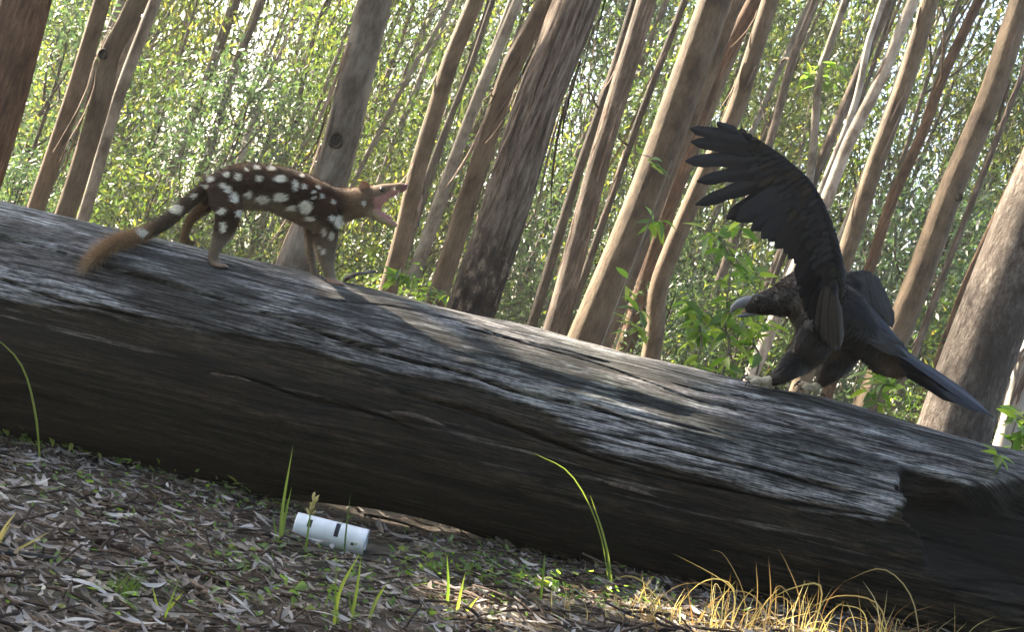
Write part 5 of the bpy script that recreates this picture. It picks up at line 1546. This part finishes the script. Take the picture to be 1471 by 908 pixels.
def sapling(label, pts, Y, nl, L, W, mat, seed, rs=0.004, spread=0.25, name='leafy_sapling', cat='sapling', t0=0.15, sides=5):
    P = np.array([at(x, y, Y) for x, y in pts])
    zb = float(gz(P[0][0], Y))
    if P[0][2] > zb: P = np.concatenate([[[P[0][0], Y, zb - 0.03]], P])
    root = thing(name, label, cat, P[0])
    S = spline(P, 40)
    Vk, Fk = tube(S, np.linspace(rs, rs * 0.35, 40), sides)
    obj('stem', Vk, Fk, M['gum_grey'] if mat is not M['grass'] else M['dark_bark'], root)
    g_ = np.random.default_rng(seed)
    tips = []
    for q in range(max(3, nl // 9)):
        i_ = int(40 * (t0 + (0.98 - t0) * g_.uniform())); a_ = g_.uniform(0, 6.28)
        e_ = S[min(39, i_)] + np.array([math.cos(a_) * spread, math.sin(a_) * spread, 0.35 * spread]) * g_.uniform(0.4, 1)
        Vk, Fk = tube(spline([S[min(39, i_)], 0.5 * (S[min(39, i_)] + e_) + [0, 0, .02], e_], 6), np.linspace(rs * 0.5, rs * 0.2, 6), 4)
        obj('twig', Vk, Fk, M['gum_grey'], root)
        tips.append((S[min(39, i_)], e_))
    for q in range(nl):
        if q % 4 == 0: p = S[int(np.clip(40 * (t0 + (1 - t0) * g_.uniform()), 0, 39))]
        else:
            a_, b_ = tips[int(g_.integers(0, len(tips)))]; p = a_ + (b_ - a_) * g_.uniform(0.3, 1.05)
        place_leaf(root, p, g_.uniform(0, 6.28), g_.normal() * 0.45 + 0.15, g_.normal() * 0.5, L * float(g_.choice([.7, .85, 1, 1.15])), W * float(g_.choice([.8, 1, 1.2])), float(g_.choice([.05, .2, .35])), float(g_.choice([.1, .3, .5, .7, .9])), mat)
    return root
sapling('bright leafy gum sapling behind the log beside the eagle head', [(1040, 530), (1042, 460), (1050, 390), (1062, 330)], 4.75, 130, 0.085, 0.029, M['leaf_bright'], 1, 0.006, 0.20)
sapling('smaller bright sapling between the bent gum and leafy one', [(1000, 520), (1005, 470), (1015, 420)], 5.1, 70, 0.08, 0.028, M['leaf_bright'], 2, 0.005, 0.18)
sapling('bushy sapling with broad leaves right behind the beak', [(1085, 545), (1082, 490), (1080, 450), (1095, 400)], 5.0, 84, 0.085, 0.030, M['leaf_bright'], 3, 0.005, 0.20)
sapling('slender sapling with sparse leaves before the broad sunlit gum', [(868, 490), (890, 430), (925, 340), (965, 230)], 4.9, 24, 0.085, 0.026, M['leaf_bright'], 4, 0.006, 0.12, t0=0.05)
sapling('short leafy sprout at the foot of the broad sunlit gum', [(902, 500), (905, 470), (912, 430)], 4.8, 16, 0.08, 0.026, M['leaf_bright'], 5, 0.004, 0.10)
sapling('low ferny green sprout behind the log by the quoll forepaw', [(565, 425), (570, 408), (576, 385)], 4.4, 60, 0.055, 0.014, M['leaf_bright'], 6, 0.003, 0.09, name='fern_sprout', cat='plant')
sapling('low green sprout behind the log left of the shaggy tree', [(612, 440), (615, 425), (618, 412)], 4.5, 36, 0.05, 0.014, M['leaf_bright'], 7, 0.003, 0.09, name='fern_sprout', cat='plant')
sapling('yellow-green leafy twig tree high between the trunks above the wing', [(1135, 330), (1150, 220), (1165, 140), (1180, 90)], 11.5, 34, 0.12, 0.05, M['leaf_bright'], 8, 0.01, 0.30, t0=0.75)
sapling('green sapling behind the eagle thighs', [(1255, 600), (1262, 575), (1272, 540)], 4.7, 60, 0.08, 0.022, M['leaf_bright'], 9, 0.004, 0.15)
sapling('green sprout at the foot of the rough-barked tree', [(1448, 660), (1452, 630), (1462, 600)], 4.6, 50, 0.075, 0.024, M['leaf_bright'], 10, 0.004, 0.14)
# five-leaved seedling rooted in a crack of the log
b0 = log_top(1432, 676)
sd = thing('seedling', 'small pale green seedling growing out of a crack in the log', 'plant', b0)
Vk, Fk = tube(spline([b0, b0 + [0, -0.02, 0.03], at(1434, 655, b0[1] - 0.03)], 8), 0.0018, 5)
obj('stem', Vk, Fk, M['grass'], sd, attrs={'tint': np.full(len(Vk), 0.6)})
c0 = at(1433, 656, b0[1] - 0.03)
for q, (yaw, pit, L) in enumerate(((2.7, -0.5, 0.055), (3.4, -0.1, 0.06), (0.2, -0.15, 0.055), (5.6, 0.4, 0.05), (4.5, 0.5, 0.05), (1.3, -0.3, 0.05))):
    place_leaf(sd, c0, yaw, pit, (-0.4, 0.5, 0.2, -0.2, 0.3, 0.6)[q], L, 0.026, 0.2, 0.7, M['leaf_bright'])
# creeping weeds in the litter
weeds = [(20, 642, 14, 'pale yellow-green weed patch under the left end of the log'), (62, 652, 12, 'second yellow-green weed patch under the left log end'), (112, 662, 9, 'dark green weed where the litter meets the log'), (192, 684, 8, 'small weed at the log foot beyond the bent branch'), (350, 728, 9, 'green weed beside the log near the tall grass'),
    (600, 822, 10, 'creeping green weed in the shade right of the pipe'), (640, 838, 8, 'low weed among leaves beyond the three blades'), (742, 848, 12, 'broad patch of green weed before the arching stalk'), (700, 838, 8, 'sparse green weed in front of the sunlit gap'), (300, 800, 6, 'tiny green seedling on the litter by the bent branch'), (395, 895, 7, 'green weed at the litter front left of the blade clump'), (150, 895, 6, 'green weed by the end of the bark curl')]
for k, (x, y, n_, lab) in enumerate(weeds):
    p = ground_hit(x, y)
    wd = thing('weed', lab, 'weed', p)
    g_ = np.random.default_rng(3000 + k)
    for q in range(n_):
        pp = p + np.array([g_.normal() * 0.045, g_.normal() * 0.04, 0])
        pp[2] = float(gz(pp[0], pp[1])) + 0.02 + abs(g_.normal()) * 0.015
        place_leaf(wd, pp, g_.uniform(0, 6.28), g_.normal() * 0.3, g_.normal() * 0.3, float(g_.choice([0.022, 0.03, 0.04])), float(g_.choice([0.014, 0.02])), 0.2, float(g_.choice([.3, .6, .9])), M['leaf_bright'] if k > 1 else M['grass'])

# small green herbs and moss bits growing through the litter
g = np.random.default_rng(808)
Vs, Fs, Ts, off = [], [], [], 0
for q in range(1300):
    cx, cy = [(600, 826), (660, 840), (740, 850), (820, 850), (560, 880), (300, 790), (120, 720), (60, 645), (430, 860), (880, 870), (200, 860), (350, 735)][q % 12]
    p = ground_hit(cx, cy) if q < 12 else hits[q % 12]
    if q == 0: hits = []
    if q < 12: hits.append(p)
    x, y = p[0] + g.normal() * 0.16, p[1] + g.normal() * 0.14
    if y > 3.62 or (abs(y - pipe_c[1]) < 0.13 and abs(x - pipe_c[0]) < 0.18): continue
    Vp_, Fp_ = protoL[5]
    Vv = (Vp_ * g.uniform(0.18, 0.5)) @ rotm(g.uniform(0, 6.28), g.normal() * 0.4, g.normal() * 0.4).T + gp(x, y, 0.014 + abs(g.normal()) * 0.02)
    Vs.append(Vv); Fs.append(Fp_ + off); off += len(Vv); Ts.append(np.full(len(Vv), g.uniform(0.1, 0.7)))
tag(obj('ground_cover', np.concatenate(Vs), np.concatenate(Fs), M['leaf_bright'], attrs={'tint': np.concatenate(Ts)}), 'sparse tiny green herbs coming up through the dead leaves', 'ground cover', kind='stuff')

# ------------------------------------------------------------------ sunlit air
lo = np.array([-330.0, -45.0, -9.0]); hi = np.array([330.0, 440.0, 24.0])
Vh = np.array([[(lo, hi)[(q >> a_) & 1][a_] for a_ in range(3)] for q in range(8)])
Fh = np.array([[0, 2, 3, 1], [4, 5, 7, 6], [0, 1, 5, 4], [2, 6, 7, 3], [0, 4, 6, 2], [1, 3, 7, 5]])
hz = bpy.data.materials.new('sunlit_air'); hz.use_nodes = True
hn = hz.node_tree; hn.nodes.clear()
ho = hn.nodes.new('ShaderNodeOutputMaterial'); pv = hn.nodes.new('ShaderNodeVolumePrincipled')
pv.inputs['Color'].default_value = (1.0, 0.96, 0.88, 1)
pv.inputs['Density'].default_value = 0.0018
pv.inputs['Anisotropy'].default_value = 0.3
hn.links.new(pv.outputs[0], ho.inputs['Volume'])
hob = obj('haze', Vh, Fh, hz, smooth=False)
tag(hob, 'thin warm sunlit haze hanging in the forest air', 'haze', kind='stuff')
